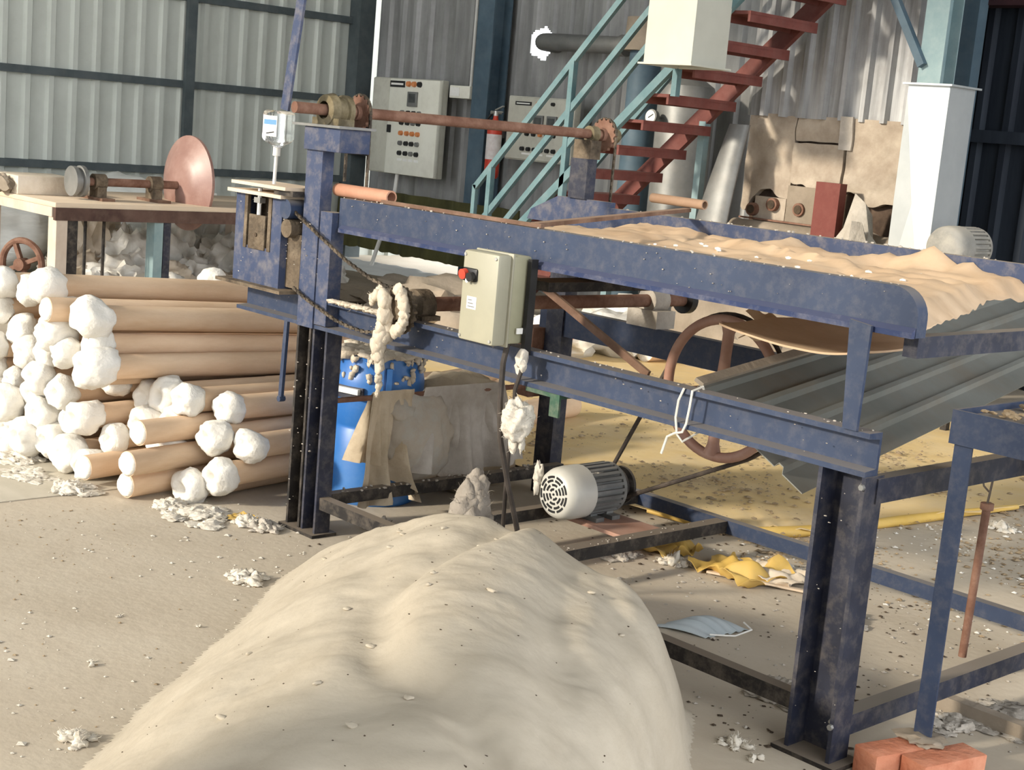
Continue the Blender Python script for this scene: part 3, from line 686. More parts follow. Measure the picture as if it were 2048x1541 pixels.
# front lower channel (C section, open to the front)
def chan(x0, x1, yf, yb, z0, z1, tf=.014, tw=.010):
    prof = [(yf,z0),(yb,z0),(yb,z1),(yf,z1),(yf,z1-tf),(yb-tw,z1-tf-.004),(yb-tw,z0+tf+.004),(yf,z0+tf)]
    return MB().prism([(x0,a,b) for a,b in prof], (x1-x0,0,0))
part(chan(-2.82,.066,-.022,.035,.772,.884), 'lower_channel', 'blue_paint', smooth=20)
part(MB().box(-2.45,-.95,1.27,1.315,.70,.815), 'lower_channel', 'blue_paint')
# posts
def post(x0, x1, yf, yb, z0, z1, m, tf=.012, tw=.010, name='post'):
    prof = [(x0,yf),(x0,yb),(x1,yb),(x1,yf),(x1-tf,yf),(x1-tf,yb-tw),(x0+tf,yb-tw),(x0+tf,yf)]
    return part(MB().prism([(a,b,z0) for a,b in prof], (0,0,z1-z0)), name, m, smooth=20)
pn = post(-.072,.070,-.02,.062,0,.772,'navy_dark')
part(MB().box(-.10,.10,-.04,.08,0,.012), 'base_plate', 'black_steel', pn)
for zz in (.735,.10):
    part(MB().cyl((.025,.04,zz),(.025,.055,zz),.009,n=6).cyl((.025,.03,zz),(.025,.052,zz),.005,n=8), 'bolt', 'galv_grey', pn)
    part(MB().cyl((.064,-.02,zz+.012),(.064,-.030,zz+.012),.008,n=6), 'bolt', 'galv_grey', pn)
post(-2.412,-2.325,-.015,.05,0,.772,'black_steel')
post(-2.318,-2.228,-.012,.055,0,.772,'navy_dark')
part(MB().box(-2.43,-2.21,-.035,.075,0,.012), 'base_plate', 'black_steel')
part(MB().box(-2.40,-2.30,1.26,1.33,0,1.17), 'post', 'navy_dark')
part(MB().box(-.05,.05,1.27,1.33,0,.77), 'post', 'navy_dark')
part(MB().box(-2.50,-2.41,1.20,1.33,.42,.72), 'side_plate', 'rust')
# base rails: angle sections
def angle(p, q, w=.042, h=.045, t_=.008, m='navy_dark', name='base_rail'):
    p = V(p); q = V(q); d = (q-p).normalized(); s_ = V((-d.y, d.x, 0)) if abs(d.x) > .5 else V((1,0,0))
    b = MB()
    if abs(d.x) > .5:
        b.box(min(p.x,q.x),max(p.x,q.x),p.y,p.y+w,p.z-t_,p.z).box(min(p.x,q.x),max(p.x,q.x),p.y,p.y+t_,p.z-h,p.z-t_)
    else:
        b.box(p.x-w,p.x,min(p.y,q.y),max(p.y,q.y),p.z-t_,p.z).box(p.x-t_,p.x,min(p.y,q.y),max(p.y,q.y),p.z-h,p.z-t_)
    return part(b, name, m)
angle((-2.228,.0,.150),(-.075,.0,.150), m='black_steel')
part(MB().box(-2.30,.05,1.285,1.325,.085,.137), 'base_rail', 'blue_paint')
angle((-2.235,.056,.155),(-2.235,1.28,.155), m='black_steel', name='cross_rail')
angle((-1.80,.03,.135),(-1.80,1.285,.135), m='black_steel', name='cross_rail')
angle((-1.335,.03,.135),(-1.335,1.285,.135), w=.055, m='black_steel', name='cross_rail')
angle((.068,.065,.128),(.068,1.285,.128), w=.05, h=.055, name='cross_rail')
part(MB().box(.035,.075,.03,1.28,.70,.765), 'cross_bar', 'navy_dark')
part(MB().box(.075,.115,.06,1.30,1.078,1.132), 'cross_bar', 'navy_dark')
part(MB().cyl((-2.345,.056,.485),(-2.345,1.26,.485),.011,n=8), 'tie_rod', 'rust')
# flat upright near the right end and the green bracket under the channel
part(MB().prism([(-.012,-.030,.884),(.030,-.030,.884),(.034,-.030,1.150),(-.030,-.030,1.158)], (0,.010,0)), 'flat_upright', 'blue_paint')
part(MB().box(-1.17,-1.02,-.02,.06,.758,.771).box(-1.06,-1.02,-.02,-.012,.70,.758), 'bracket', 'green_paint')
# brace flat from under the rail to the channel
part(MB().bar((-1.72,.30,1.145),(-.955,.30,.83),.012,.024), 'brace_bar', 'brown_bar')
part(MB().box(-1.30,-1.19,.06,1.25,1.06,1.09).box(-1.9,-1.2,.26,.34,1.10,1.13), 'cross_bar', 'black_steel')
# head posts on the left
part(MB().box(-2.398,-2.30,-.03,.02,.772,1.415), 'head_post', 'blue_dusty')
part(MB().box(-2.296,-2.225,-.026,.03,.79,1.20), 'head_post', 'blue_dusty')
hb = part(MB().box(-2.402,-2.185,-.045,.09,1.413,1.497,.004), 'bearing_block', 'blue_dusty')
part(MB().box(-2.46,-2.17,-.06,.10,1.497,1.506), 'cap_plate', 'galv_grey', hb)
part(MB().lathe([(.032,-.045),(.055,-.040),(.062,-.01),(.050,.0),(.050,.03),(.058,.035),(.058,.055),(.03,.06)], (-2.32,.02,1.557), (0,1,0), 24).box(-2.40,-2.24,-.015,.055,1.506,1.53), 'bearing', 'brass', hb)
ts = part(MB().cyl((-2.32,-.15,1.558),(-2.32,1.50,1.555),.0205,n=14), 'top_shaft', 'rust')
def sprocket(c, r, teeth, w, m, name, par):
    b = MB(); c = V(c); P_ = []
    for k in range(teeth*4):
        an = 2*math.pi*k/(teeth*4); rr = r if k % 4 in (0,1) else r*.88
        P_.append(c+V((rr*math.cos(an), -w/2, rr*math.sin(an))))
    b.prism(P_, (0,w,0)); b.cyl(c-V((0,w*1.8,0)), c+V((0,w*1.8,0)), r*.42, n=16)
    return part(b, name, m, par)
sprocket((-2.32,.135,1.557), .066, 16, .014, 'rust', 'sprocket', ts)
sprocket((-2.32,1.425,1.556), .070, 16, .016, 'rust', 'sprocket', ts)
part(MB().cyl((-2.32,1.33,1.556),(-2.32,1.37,1.556),.034,n=14), 'collar', 'brass', ts)
part(MB().cyl((-2.32,1.45,1.556),(-2.32,1.50,1.556),.030,n=14), 'collar', 'brass', ts)
def chain(path, name, par, pitch=.0155, m='chain_steel', w=.010, closed=False):
    pts = [V(p) for p in path]; out = []; acc = 0.0
    seg = list(zip(pts, pts[1:]+([pts[0]] if closed else [])))
    if not closed: seg = list(zip(pts[:-1], pts[1:]))
    pos = [pts[0]]; need = pitch
    for a, b in seg:
        L = (b-a).length; t = need
        while t < L: pos.append(a+(b-a)*(t/L)); t += pitch
        need = t-L
    mb = MB()
    for k in range(len(pos)-1):
        a, b = pos[k], pos[k+1]
        if k % 2: mb.bar(a, b, w, .0075, up=(0,1,0.01))
        else: mb.bar(a, b, w*.55, .012, up=(0,1,0.01))
    o = part(mb, name, m, par, smooth=0); return o
def arc(c, r, a0, a1, n):
    return [V((c[0]+r*math.cos(math.radians(a0+(a1-a0)*k/n)), c[1], c[2]+r*math.sin(math.radians(a0+(a1-a0)*k/n)))) for k in range(n+1)]
chain(arc((-2.32,.135,1.557),.066,-5,185,14)+[(-2.386,.135,1.30)], 'chain', ts)
chain([(-2.254,.135,1.55),(-2.25,.135,1.28)], 'chain', ts)
chain(arc((-2.32,1.425,1.556),.07,0,180,14)+[(-2.39,1.425,1.25)], 'chain', ts)
chain([(-2.25,1.425,1.55),(-2.25,1.425,1.25)], 'chain', ts)
# far head post
fp = part(MB().box(-2.37,-2.27,1.29,1.30,1.285,1.452).box(-2.37,-2.36,1.30,1.345,1.285,1.452).box(-2.28,-2.27,1.30,1.345,1.285,1.452), 'head_post', 'navy_dark')
part(MB().box(-2.37,-2.27,1.30,1.36,1.452,1.53), 'bearing', 'grease', fp)
# lever standing up from the shaft end
part(MB().bar((-2.376,-.150,1.545),(-2.262,-.150,2.25),.010,.046,up=(1,0,0)), 'lever', 'blue_dusty', ts)
# lower cross shaft with sprocket and bearings
ls = part(MB().cyl((-1.85,-.02,.925),(-1.85,1.53,.918),.026,n=16), 'lower_shaft', 'rust')
sprocket((-1.78,-.045,.918), .082, 20, .016, 'grease', 'sprocket', ls)
part(MB().cyl((-1.82,.04,.925),(-1.82,.10,.925),.058,n=18).box(-1.90,-1.74,.02,.10,.884,.90), 'bearing', 'grease', ls)
part(MB().cyl((-1.85,1.27,.92),(-1.85,1.36,.92),.05,n=18).box(-1.93,-1.77,1.25,1.36,.815,.885), 'bearing', 'lint_grey', ls)
part(MB().cyl((-1.85,1.49,.918),(-1.85,1.525,.918),.056,n=20), 'end_disc', 'black_plastic', ls)
up_s = [(-2.44,-.05,1.19),(-2.36,-.05,1.155),(-2.258,-.05,1.112),(-2.10,-.05,1.048),(-1.95,-.05,1.003),(-1.86,-.05,.988)]
chain(up_s + arc((-1.78,-.05,.918),.078,110,-100,18) + [(-1.874,-.05,.828),(-1.96,-.05,.815),(-2.045,-.05,.817),(-2.14,-.05,.830),(-2.23,-.05,.854),(-2.32,-.05,.878),(-2.41,-.05,.91)], 'chain', ls, w=.012)
# tension adjuster at the far left end of the channel
ad = part(MB().box(-2.80,-2.735,-.06,-.048,.892,1.222).box(-2.555,-2.49,-.06,-.048,.892,1.222).box(-2.735,-2.555,-.06,-.048,.892,1.03).box(-2.50,-2.49,-.048,.03,.892,1.222).box(-2.80,-2.79,-.048,.03,.892,1.222), 'adjuster_plate', 'blue_dusty')
part(MB().box(-2.79,-2.50,.02,.03,.892,1.222), 'back_plate', 'grease', ad)
sl = part(MB().box(-2.70,-2.59,-.066,-.052,1.02,1.15,.003), 'slider', 'grease', ad)
part(MB().cyl((-2.645,-.067,1.075),(-2.645,-.070,1.075),.008,n=8), 'hole', 'speck', sl)
part(MB().cyl((-2.645,-.058,1.15),(-2.645,-.058,1.25),.009,n=8).box(-2.665,-2.625,-.07,-.045,1.195,1.215), 'tension_screw', 'steel', sl)
part(MB().box(-2.735,-2.715,-.064,-.05,1.02,1.222), 'guide', 'grease', ad)
part(MB().box(-2.575,-2.555,-.064,-.05,1.02,1.222), 'guide', 'grease', ad)
part(MB().box(-2.86,-2.42,-.10,.06,.880,.892), 'shelf_plate', 'grease', ad)
part(MB().box(-2.82,-2.46,-.09,.07,1.225,1.238), 'top_plate', 'wood_top', ad)
part(MB().box(-2.78,-2.42,-.10,.09,1.258,1.270), 'top_plate', 'wood_top', ad)
part(MB().box(-2.52,-2.40,-.08,.05,1.238,1.258), 'spacer', 'black_steel', ad)
part(MB().cyl((-2.455,-.07,1.19),(-2.455,.06,1.19),.036,n=18), 'idler', 'blue_paint', ad)
part(MB().cyl((-2.45,-.065,1.12),(-2.45,.05,1.12),.034,n=16).box(-2.49,-2.40,-.03,.03,.90,1.10), 'greasy_block', 'grease', ad)
part(MB().box(-2.83,-2.42,-.025,.0,.70,.80), 'end_plate', 'grease', ad) if False else None
part(MB().bar((-2.474,-.02,.772),(-2.486,-.02,.47),.012,.020,up=(1,0,0)).cyl((-2.486,-.03,.475),(-2.486,-.005,.475),.012,n=8), 'hanging_link', 'blue_paint')
# the big spoked pulley between the rails
WC = V((-1.215,1.0,.695)); WR = .262
bw = part(MB().torus(WC,(0,1,0),WR-.012,.019,56,10), 'spoked_pulley', 'rust_pale')
for an in (88, 200, 268, 338):
    e = V((math.cos(math.radians(an)),0,math.sin(math.radians(an))))
    b = MB(); a_ = WC+e*.03; q_ = WC+e*(WR-.02)
    b.tube([a_, WC+e*.12, WC+e*(WR-.06), q_], [.024,.021,.022,.034], 10)
    part(b, 'spoke', 'rust_pale', bw)
part(MB().cyl(WC-V((0,.04,0)),WC+V((0,.04,0)),.048,n=18), 'hub', 'rust_pale', bw)
part(MB().cyl(WC-V((0,.30,0)),WC+V((0,.28,0)),.02,n=12), 'pulley_shaft', 'rust')
# lint caught on the frame
random.seed(5)
lb = MB()
def lint(x, y, z, s): lb.blob((x,y,z),(s*U(.7,1.6),s*U(.7,1.3),s*U(.5,.9)),.5,2,int(rnd()*99),1)
for k in range(70): lint(U(-2.2,.1), U(-.004,.04), 1.257, U(.0012,.0042))
for k in range(60): lint(U(-2.8,.05), U(-.02,.03), .886, U(.0012,.0042))
for k in range(50): lint(U(-2.2,.1), -.003, U(1.16,1.25), U(.0010,.0030))
for k in range(45): lint(U(-2.78,.05), -.0, U(.79,.87), U(.0010,.0030))
for k in range(60): lint(U(-2.3,.1), U(1.30,1.34), 1.264, U(.002,.007))
for k in range(14): lint(U(-.07,.07), -.022, U(.05,.75), U(.0010,.0030))
for k in range(26): lint(U(-2.42,-2.23), -.016, U(.03,.75), U(.0015,.0045))
for k in range(34): lint(U(-2.80,-2.25), -.058, U(.9,1.22), U(.0012,.0042))
for k in range(40): lint(U(-1.38,-1.335), U(.1,1.2), .137, U(.0012,.0042))
for k in range(60): lint(-2.25+U(-.03,.03), U(.06,1.2), .158, U(.002,.008))
o = part(lb, 'lint_flecks', 'lint_grey', smooth=60); o['kind'] = 'stuff'
# cotton wound round the sprocket and hanging from it
ct = MB()
path = [(-1.87,.945,.014),(-1.845,.962,.018),(-1.815,.955,.024),(-1.80,.93,.026),(-1.795,.90,.028),(-1.80,.865,.030),(-1.81,.83,.030),(-1.815,.795,.027),(-1.81,.76,.022),(-1.805,.725,.018),(-1.81,.69,.014),(-1.808,.655,.011),(-1.812,.62,.007)]
for k,(x_,z_,r_) in enumerate(path):
    for q in range(3): ct.blob((x_+U(-.3,.3)*r_,-.095+U(-.3,.3)*r_,z_+U(-.012,.012)),(r_*U(.7,1.1),r_*U(.6,1.0),r_*U(.9,1.6)),.45,2.2,k*3+q,2)
for q in range(9): an = -1.4+q*.33; ct.blob((-1.775+.055*math.cos(an),-.075,.918+.07*math.sin(an)),(.020,.018,.024),.5,2.2,q+300,2)
ct.fuzz(300,.010,.0006,3)
tag(ct.build('cotton_wad', 'wad', smooth=80), 'cream cotton wad wound round the front sprocket and dangling down', 'cotton')
ct = MB()
for k in range(16): ct.blob((-2.19+.021*k,-.028+.008*nz(k,2),.889),(.020,.022,.007+.004*rnd()),.5,2,k+40,2)
ct.fuzz(160,.009,.0006,4,-.5)
tag(ct.build('cotton_strip', 'wad', smooth=80), 'ragged cotton strip lying along the channel left of the sprocket', 'cotton')

# ------------------------------------------------------------------ canvas on the conveyor
def canx(y_): return .125-.36*max(0,(y_-.05))/.95 if y_ < 1.0 else -.235
def canf(u, v):
    y_ = .05+1.245*v; x1 = canx(y_); x_ = -1.95+(x1+1.95)*u
    z_ = 1.195+.010*nz(x_*4,y_*4)+.006*nz(x_*11,y_*11)
    r_ = sstep(.80,1.0,v)
    z_ += r_*(.008+.012*max(0,nz(x_*3.1,7)+.15)) + .028*max(0,1-abs(x_+1.18)/.07)*r_
    z_ += .070*max(0,1-abs(x_+.62)/.13)**.8*sstep(.88,1.0,v)+.045*max(0,1-abs(x_+.47)/.05)*sstep(.9,1,v) + .03*max(0,1-abs(x_+.76+.3*(1-v))/.05)*sstep(.7,1,v)
    z_ += .012*(1-abs(nz(x_*5+3,y_*7))*3.0)*sstep(.3,.8,v)+.006*(1-abs(nz(x_*12+3,y_*9))*3.0)
    z_ += .018*math.exp(-((y_-1.0+.25*(x_+1))/.03)**2)*sstep(-1.5,-1.3,x_)*sstep(-.5,-.7,x_)
    if u > .965: z_ -= (u-.965)/.035*.05
    return (x_, y_, z_)
cv = thing('canvas_sheet', 'rumpled tan canvas sheet spread over the conveyor bed', 'canvas', (-.95,.65,1.17))
MB().grid(canf, 90, 50, (0,0,-.004)).build('cover', 'kraft_canvas', cv, smooth=50)
def ret(u, v):
    x_ = -.66+.52*u; y_ = .25+.65*v
    return (x_, y_, 1.045-.03*math.sin(math.pi*u)+.012*nz(x_*5,y_*5))
MB().grid(ret, 40, 20, (0,0,-.006)).build('return_run', 'kraft_canvas', cv, smooth=50)
fl_ = MB()
def flap(u, v):
    a = v*2.2; return (-.80+.02*u+.05*math.sin(a*1.6), .55+.10*u, 1.05-.09*v+.01*math.sin(u*6))
fl_.grid(flap, 8, 14, (.003,.003,0)).build('torn_flap', 'kraft_canvas', cv, smooth=60)
tag(MB().bar((-1.26,.045,1.262),(-1.735,1.325,1.295),.030,.014).build('flat_bar', 'brown_bar'), 'long brown flat bar lying diagonally across the conveyor', 'bar')
tp = thing('pipe_offcut', 'short rusty brown pipe resting on the far end of the diagonal bar', 'pipe', (-1.78,1.33,1.30))
def hollow(p, q, r, w, name, m, par):
    p=V(p);q=V(q);L=(q-p).length
    return MB().lathe([(r-w,0),(r,0),(r,L),(r-w,L),(r-w,0)], p, q-p, 18).build(name, m, par)
hollow((-1.93,1.33,1.325),(-1.655,1.33,1.322),.019,.005,'pipe_wall','pipe_brown',tp)
tp = thing('pipe_offcut', 'salmon-coloured pipe offcut lying on the left end of the front top rail', 'pipe', (-2.15,.05,1.255))
hollow((-2.30,.045,1.279),(-1.985,.045,1.279),.0235,.006,'pipe_wall','orange_pipe',tp)
tag(MB().bar((-2.0,.02,1.263),(-1.2,.02,1.263),.016,.012).build('thin_rod', 'brown_bar'), 'thin dark rod lying along the front top rail beside the salmon pipe', 'rod')

# ------------------------------------------------------------------ corrugated chute
A0, B0, rd = V((-.600,.10,.866)), V((-.195,.10,.655)), V((-.215,.976,.048)).normalized()
ch = thing('sheet_chute', 'grey ribbed metal sheet sloping beneath the right end of the conveyor', 'sheet', (-.4,.9,.65))
nrm = (B0-A0).cross(rd).normalized()
if nrm.z < 0: nrm = -nrm
pr = []
wd = (B0-A0).length; n_r = 4
for k in range(n_r):
    s0 = k/n_r
    pr += [(s0,.0),(s0+.015,.018),(s0+.055,.018),(s0+.075,.0)]
pr.append((1,0))
def chf(u, v):
    k = int(round(u*(len(pr)-1))); f, h_ = pr[k]
    return A0.lerp(B0, f) + nrm*h_ + rd*(3.3*v)
MB().grid(chf, len(pr)-1, 6, nrm*-.003).build('ribbed_sheet', 'chute', ch, smooth=0)
MB().bar(A0+nrm*.022+rd*.0, A0+nrm*.022+rd*3.3, .03, .012, up=nrm).build('edge_strip', 'waste_grey', ch)

# ------------------------------------------------------------------ control box on the front rail
cbx = thing('control_box', 'small cream control box with red button bolted to the front rails', 'control box', (-1.26,-.09,.90))
MB().box(-1.338,-1.185,-.105,-.024,.902,1.172,.008).build('body', 'box_side', cbx)
ld = MB().box(-1.342,-1.180,-.168,-.112,.898,1.176,.010).build('lid', 'box_cream', cbx)
MB().box(-1.346,-1.176,-.113,-.104,.894,1.180,.003).build('gasket_flange', 'box_cream', cbx)
bz = MB().box(-1.335,-1.268,-.174,-.167,1.082,1.122,.006).build('button_plate', 'black_plastic', ld)
MB().cyl((-1.320,-.172,1.103),(-1.320,-.188,1.101),.016,n=16).build('red_button', 'red_plastic', ld)
MB().cyl((-1.285,-.172,1.098),(-1.285,-.190,1.096),.014,n=16).build('black_button', 'black_plastic', ld)
MB().cyl((-1.300,-.172,1.085),(-1.300,-.184,1.084),.007,n=10).build('pilot_lamp', 'white_label', ld)
lbq = MB().box(-1.308,-1.265,-.1695,-.1675,.998,1.036).build('paper_label', 'white_label', ld)
for k in range(3): MB().box(-1.302,-1.272-.006*k,-.1702,-.1695,1.004+.010*k,1.007+.010*k).build('print_line', 'galv_grey', lbq)
for xx in (-1.330,-1.192):
    for zz in (.912,1.162): MB().cyl((xx,-.167,zz),(xx,-.171,zz),.005,n=8).build('screw', 'steel', ld)
MB().box(-1.178,-1.174,-.075,-.045,.935,.953).build('side_label', 'white_label', cbx)
MB().box(-1.176,-1.160,-.050,-.022,.87,1.165).build('mounting_strap', 'black_plastic', cbx)
# cables
tag(MB().tube([(-1.215,-.07,.900),(-1.212,-.085,.84),(-1.205,-.09,.72),(-1.20,-.08,.60),(-1.20,-.03,.45),(-1.24,.06,.30),(-1.30,.16,.16),(-1.45,.40,.03)],.009,8).build('cable', 'cable'), 'thick dark cable hanging from the bottom of the cream control box', 'cable')
tag(MB().tube([(-1.168,-.04,.868),(-1.165,-.05,.82),(-1.185,-.05,.76),(-1.18,-.05,.68),(-1.21,-.03,.56),(-1.24,.0,.42),(-1.30,.06,.26),(-1.42,.22,.10),(-1.5,.42,.02)],.007,8).build('cable', 'cable'), 'thin dark cable looping down past the white cotton lump', 'cable')
ct = MB().blob((-1.168,-.05,.862),(.018,.018,.03),.6,3,8,2).blob((-1.155,-.055,.842),(.014,.014,.02),.6,3,9,2).blob((-1.178,-.05,.835),(.012,.012,.025),.6,3,10,2)
tag(ct.build('tape_knot', 'tuft', smooth=60), 'white tape knot tied at the lower corner of the control box', 'knot')
ct = MB().blob((-1.135,-.075,.675),(.050,.045,.062),.30,2.0,11,4).blob((-1.15,-.07,.60),(.016,.014,.035),.5,2.0,12,2).blob((-1.115,-.07,.605),(.010,.01,.03),.5,2.0,13,2)
ct.fuzz(420,.009,.0005,5)
tag(ct.build('cotton_lump', 'tuft', smooth=80), 'white cotton lump snagged under the green bracket below the channel', 'cotton')
# string tie round the channel
tag(MB().tube([(-.535,-.027,.886),(-.548,-.03,.85),(-.552,-.03,.80),(-.540,-.032,.755),(-.528,-.02,.735),(-.515,.03,.76),(-.51,.045,.85),(-.508,.02,.893),(-.503,-.03,.884),(-.506,-.03,.84),(-.512,-.03,.79),(-.520,-.034,.765),(-.545,-.036,.757),(-.570,-.036,.742),(-.578,-.036,.715),(-.585,-.036,.69)],.0035,6).build('string_tie', 'wire_white'), 'white string tied round the lower channel next to the chute', 'string')

# ------------------------------------------------------------------ drive motor and belt
mx_, my_, mz_ = -1.705,.695,.215
motor('drive_motor', 'grey finned electric motor with slotted fan cover on the machine base', mx_, my_, mz_, .103, .315, 'motor_grey', 'motor_body', .112)
tag(MB().box(-1.83,-1.34,.80,1.02,.098,.112).build('motor_plate', 'rust_pale'), 'rust-pink mounting plate under the finned drive motor', 'plate')
mp_ = V((mx_,1.035,mz_)); rp_ = .055
# open V-belt: external tangents between motor pulley and big wheel (in the X-Z plane)
y0_ = 1.035
dx, dz = WC.x-mp_.x, WC.z-mp_.z; D = math.hypot(dx,dz); th = math.atan2(dz,dx); be = math.acos(-(WR-rp_)/D)
W2 = V((WC.x, y0_, WC.z))
pts = []
def on(c, r, a): return V((c.x+r*math.cos(a), y0_, c.z+r*math.sin(a)))
for k in range(29): pts.append(on(W2, WR+.006, th-be+2*be*k/28))
for k in range(9): pts.append(on(mp_, rp_, th+be+(2*math.pi-2*be)*k/8))
bl = MB().tube(pts, .0085, 8, closed=True)
tag(bl.build('drive_belt', 'belt_rubber'), 'worn V-belt running from the drive motor up to the big spoked pulley', 'belt')

# ------------------------------------------------------------------ drum, cloth and sacks behind the left post
dm = thing('plastic_drum', 'blue plastic drum topped with cotton behind the left posts', 'drum', (-2.62,.545,0))
dc = (-2.62,.545)
prof = [(0,0),(.175,0),(.188,.015),(.190,.05),(.190,.30),(.184,.31),(.184,.325),(.190,.335),(.190,.50),(.184,.53),(.172,.555),(.172,.60),(.158,.61),(0,.612)]
MB().lathe(prof, (*dc,0), (0,0,1), 40).build('barrel', 'drum_blue', dm)
for an in (-35,-25): 
    a = math.radians(an); e = V((math.cos(a),math.sin(a),0))
    MB().bar(V((*dc,.33))+e*.188, V((*dc,.57))+e*.186, .022, .016, up=e).build('rib', 'drum_blue', dm)
a = math.radians(-75); e = V((math.cos(a),math.sin(a),0)); s_ = V((-e.y,e.x,0))
hd = MB().bar(V((*dc,.47))+e*.20-s_*.06, V((*dc,.47))+e*.20+s_*.06, .02, .022, up=(0,0,1)).build('handle', 'white_rod', dm)
MB().bar(V((*dc,.46))+e*.186-s_*.07, V((*dc,.46))+e*.186+s_*.07, .012, .05, up=(0,0,1)).build('handle_recess', 'navy_dark', dm)
f_ = MB()
for k in range(40):
    an = k*2.4; rr = .172*math.sqrt((k+.5)/40); f_.blob((dc[0]+rr*math.cos(an),dc[1]+rr*math.sin(an),.612),(U(.03,.05),U(.03,.05),U(.010,.024)),.6,2.4,k+120,2)
for k in range(46):
    an = math.radians(U(-130,50)); zz_ = .60-.09*rnd()**2; f_.blob((dc[0]+.186*math.cos(an),dc[1]+.186*math.sin(an),zz_),(U(.006,.016),U(.006,.016),U(.006,.022)),.7,3,k+140,1)
f_.fuzz(200,.010,.0006,6)
o = f_.build('cotton_covering', 'wad', dm, smooth=80); o['kind'] = 'stuff'
# cloth thrown over the tie rod
def drape(x_rod, z_rod, y0, y1, drop_f, drop_b, seed, flare=.12):
    def fn(u, v):
        yy = y0+(y1-y0)*u; t_ = v*2-1
        fold = .050*math.sin(u*15+seed+v*2.5)+.028*math.sin(u*33+seed*2+v*3)+.05*nz(u*4,v*3,seed)
        if t_ < 0: L = -t_; z_ = z_rod+.014-L*drop_b; x_ = x_rod-.012-flare*.4*L-fold*L
        else: L = t_; z_ = z_rod+.014-L*(drop_f*(1+.12*math.sin(u*7+seed))); x_ = x_rod+.012+flare*L*L+fold*L
        ycent = (y0+y1)/2
        yy += (yy-ycent)*.45*abs(t_)
        return (x_+.008*nz(u*6,v*6,seed), yy, max(z_,.004)+ (.01 if abs(t_)<.05 else 0))
    return fn
t = thing('hanging_rag', 'tattered tan cloth hung over the tie rod beside the blue drum', 'cloth', (-2.34,.42,.05))
MB().grid(drape(-2.345,.487,.30,.50,.40,.28,1.0,.05), 30, 30, (.002,.002,0)).build('cloth', 'cloth_tan', t, smooth=70)
t = thing('cloth_sack', 'stained grey sack with faded blue print slumped under the tie rod', 'sack', (-2.38,.58,.0))
MB().blob((-2.36,.56,.30),(.075,.17,.185),.22,1.6,61,4).build('sack_body', 'sack_print', t, smooth=80)
MB().blob((-2.345,.45,.42),(.035,.07,.06),.4,2.0,62,3).build('sack_neck', 'sack_print', t, smooth=80)
t = thing('draped_sheet', 'pale grey sheet draped over the tie rod behind the control box cables', 'cloth', (-2.34,.82,.1))
MB().grid(drape(-2.345,.490,.56,.98,.36,.30,4.0,.03), 36, 30, (.002,.002,0)).build('cloth', 'cloth_grey', t, smooth=70)
tag(MB().blob((-2.62,1.02,.22),(.20,.26,.28),.28,1.7,63,4,floor=0).build('cotton_sack', 'cloth_tan', smooth=80), 'lumpy tan sack behind the grey draped sheet', 'sack')

# ------------------------------------------------------------------ stack of cotton rolls
ROLLS = [(-4.026,-0.407,0.706,0),(-3.832,-0.362,0.700,0),(-3.620,-0.385,0.750,0),(-4.038,-0.415,0.591,0),(-3.612,-0.305,0.634,0),(-3.931,-0.353,0.516,0),(-3.511,-0.395,0.576,0),(-3.303,-0.352,0.666,0),(-3.425,-0.389,0.499,0),(-3.319,-0.317,0.551,0),(-3.221,-0.359,0.481,0),(-3.635,-0.369,0.477,0),(-3.820,-0.370,0.437,0),(-3.646,-0.395,0.361,0),(-3.921,-0.380,0.298,0),(-4.075,-0.411,0.337,0),(-3.834,-0.455,0.222,0),(-3.732,-0.369,0.279,0),(-3.328,-0.353,0.435,0),(-3.530,-0.357,0.322,0),(-3.636,-0.397,0.213,0),(-4.029,-0.393,0.089,0),(-3.832,-0.439,0.056,0),(-3.697,-0.417,0.107,0),(-3.581,-0.357,0.109,0),(-3.518,-0.314,0.206,0),(-3.365,-0.340,0.249,0),(-3.439,-0.368,0.083,0),(-3.325,-0.335,0.061,0),(-3.428,-0.171,0.377,0),(-3.281,-0.099,0.329,0),(-3.149,-0.087,0.367,0),(-2.895,0.041,0.355,0),(-2.737,0.050,0.231,0),(-2.851,-0.041,0.248,0),(-2.767,-0.058,0.119,0),(-3.082,-0.072,0.272,0),(-3.196,-0.144,0.250,0),(-3.281,-0.254,0.170,0),(-3.046,-0.134,0.161,0),(-3.096,-0.109,0.056,0),(-2.864,-0.137,0.056,0),(-3.016,-0.076,0.369,0),(-4.015,-0.441,0.436,0),(-4.032,-0.424,0.229,0),(-3.921,-0.359,0.131,0),(-3.210,-0.438,0.078,1),(-2.980,-0.377,0.056,1),(-2.967,-0.340,0.264,1),(-3.456,-0.499,0.679,1),(-2.923,-0.405,0.157,1)]
LEN, RT = 1.42, .050
def fluff_mesh(seed):
    mb = MB()
    mb.lathe([(.046,.03),(.060,.02),(.074,0),(.080,-.022),(.079,-.045),(.070,-.066),(.054,-.079),(.036,-.080),(.022,-.070),(.012,-.056),(0,-.050)], (0,0,0), (0,1,0), 32)
    for v in mb.bm.verts:
        p = v.co; k = nz(p.x*20+seed*9,p.y*20,p.z*20)*.019 + nz(p.x*50+seed,p.y*50,p.z*50)*.007
        d = p.normalized(); v.co = p + d*k
        v.co.x += .012*nz(seed*1.7,2,p.y*8); v.co.z += .012*nz(seed*2.9,5,p.y*8)
    o = mb.build('fluff', 'cotton', origin=(0,0,0), smooth=80); me = o.data; bpy.data.objects.remove(o); return me
fluffs = [fluff_mesh(k) for k in range(6)]
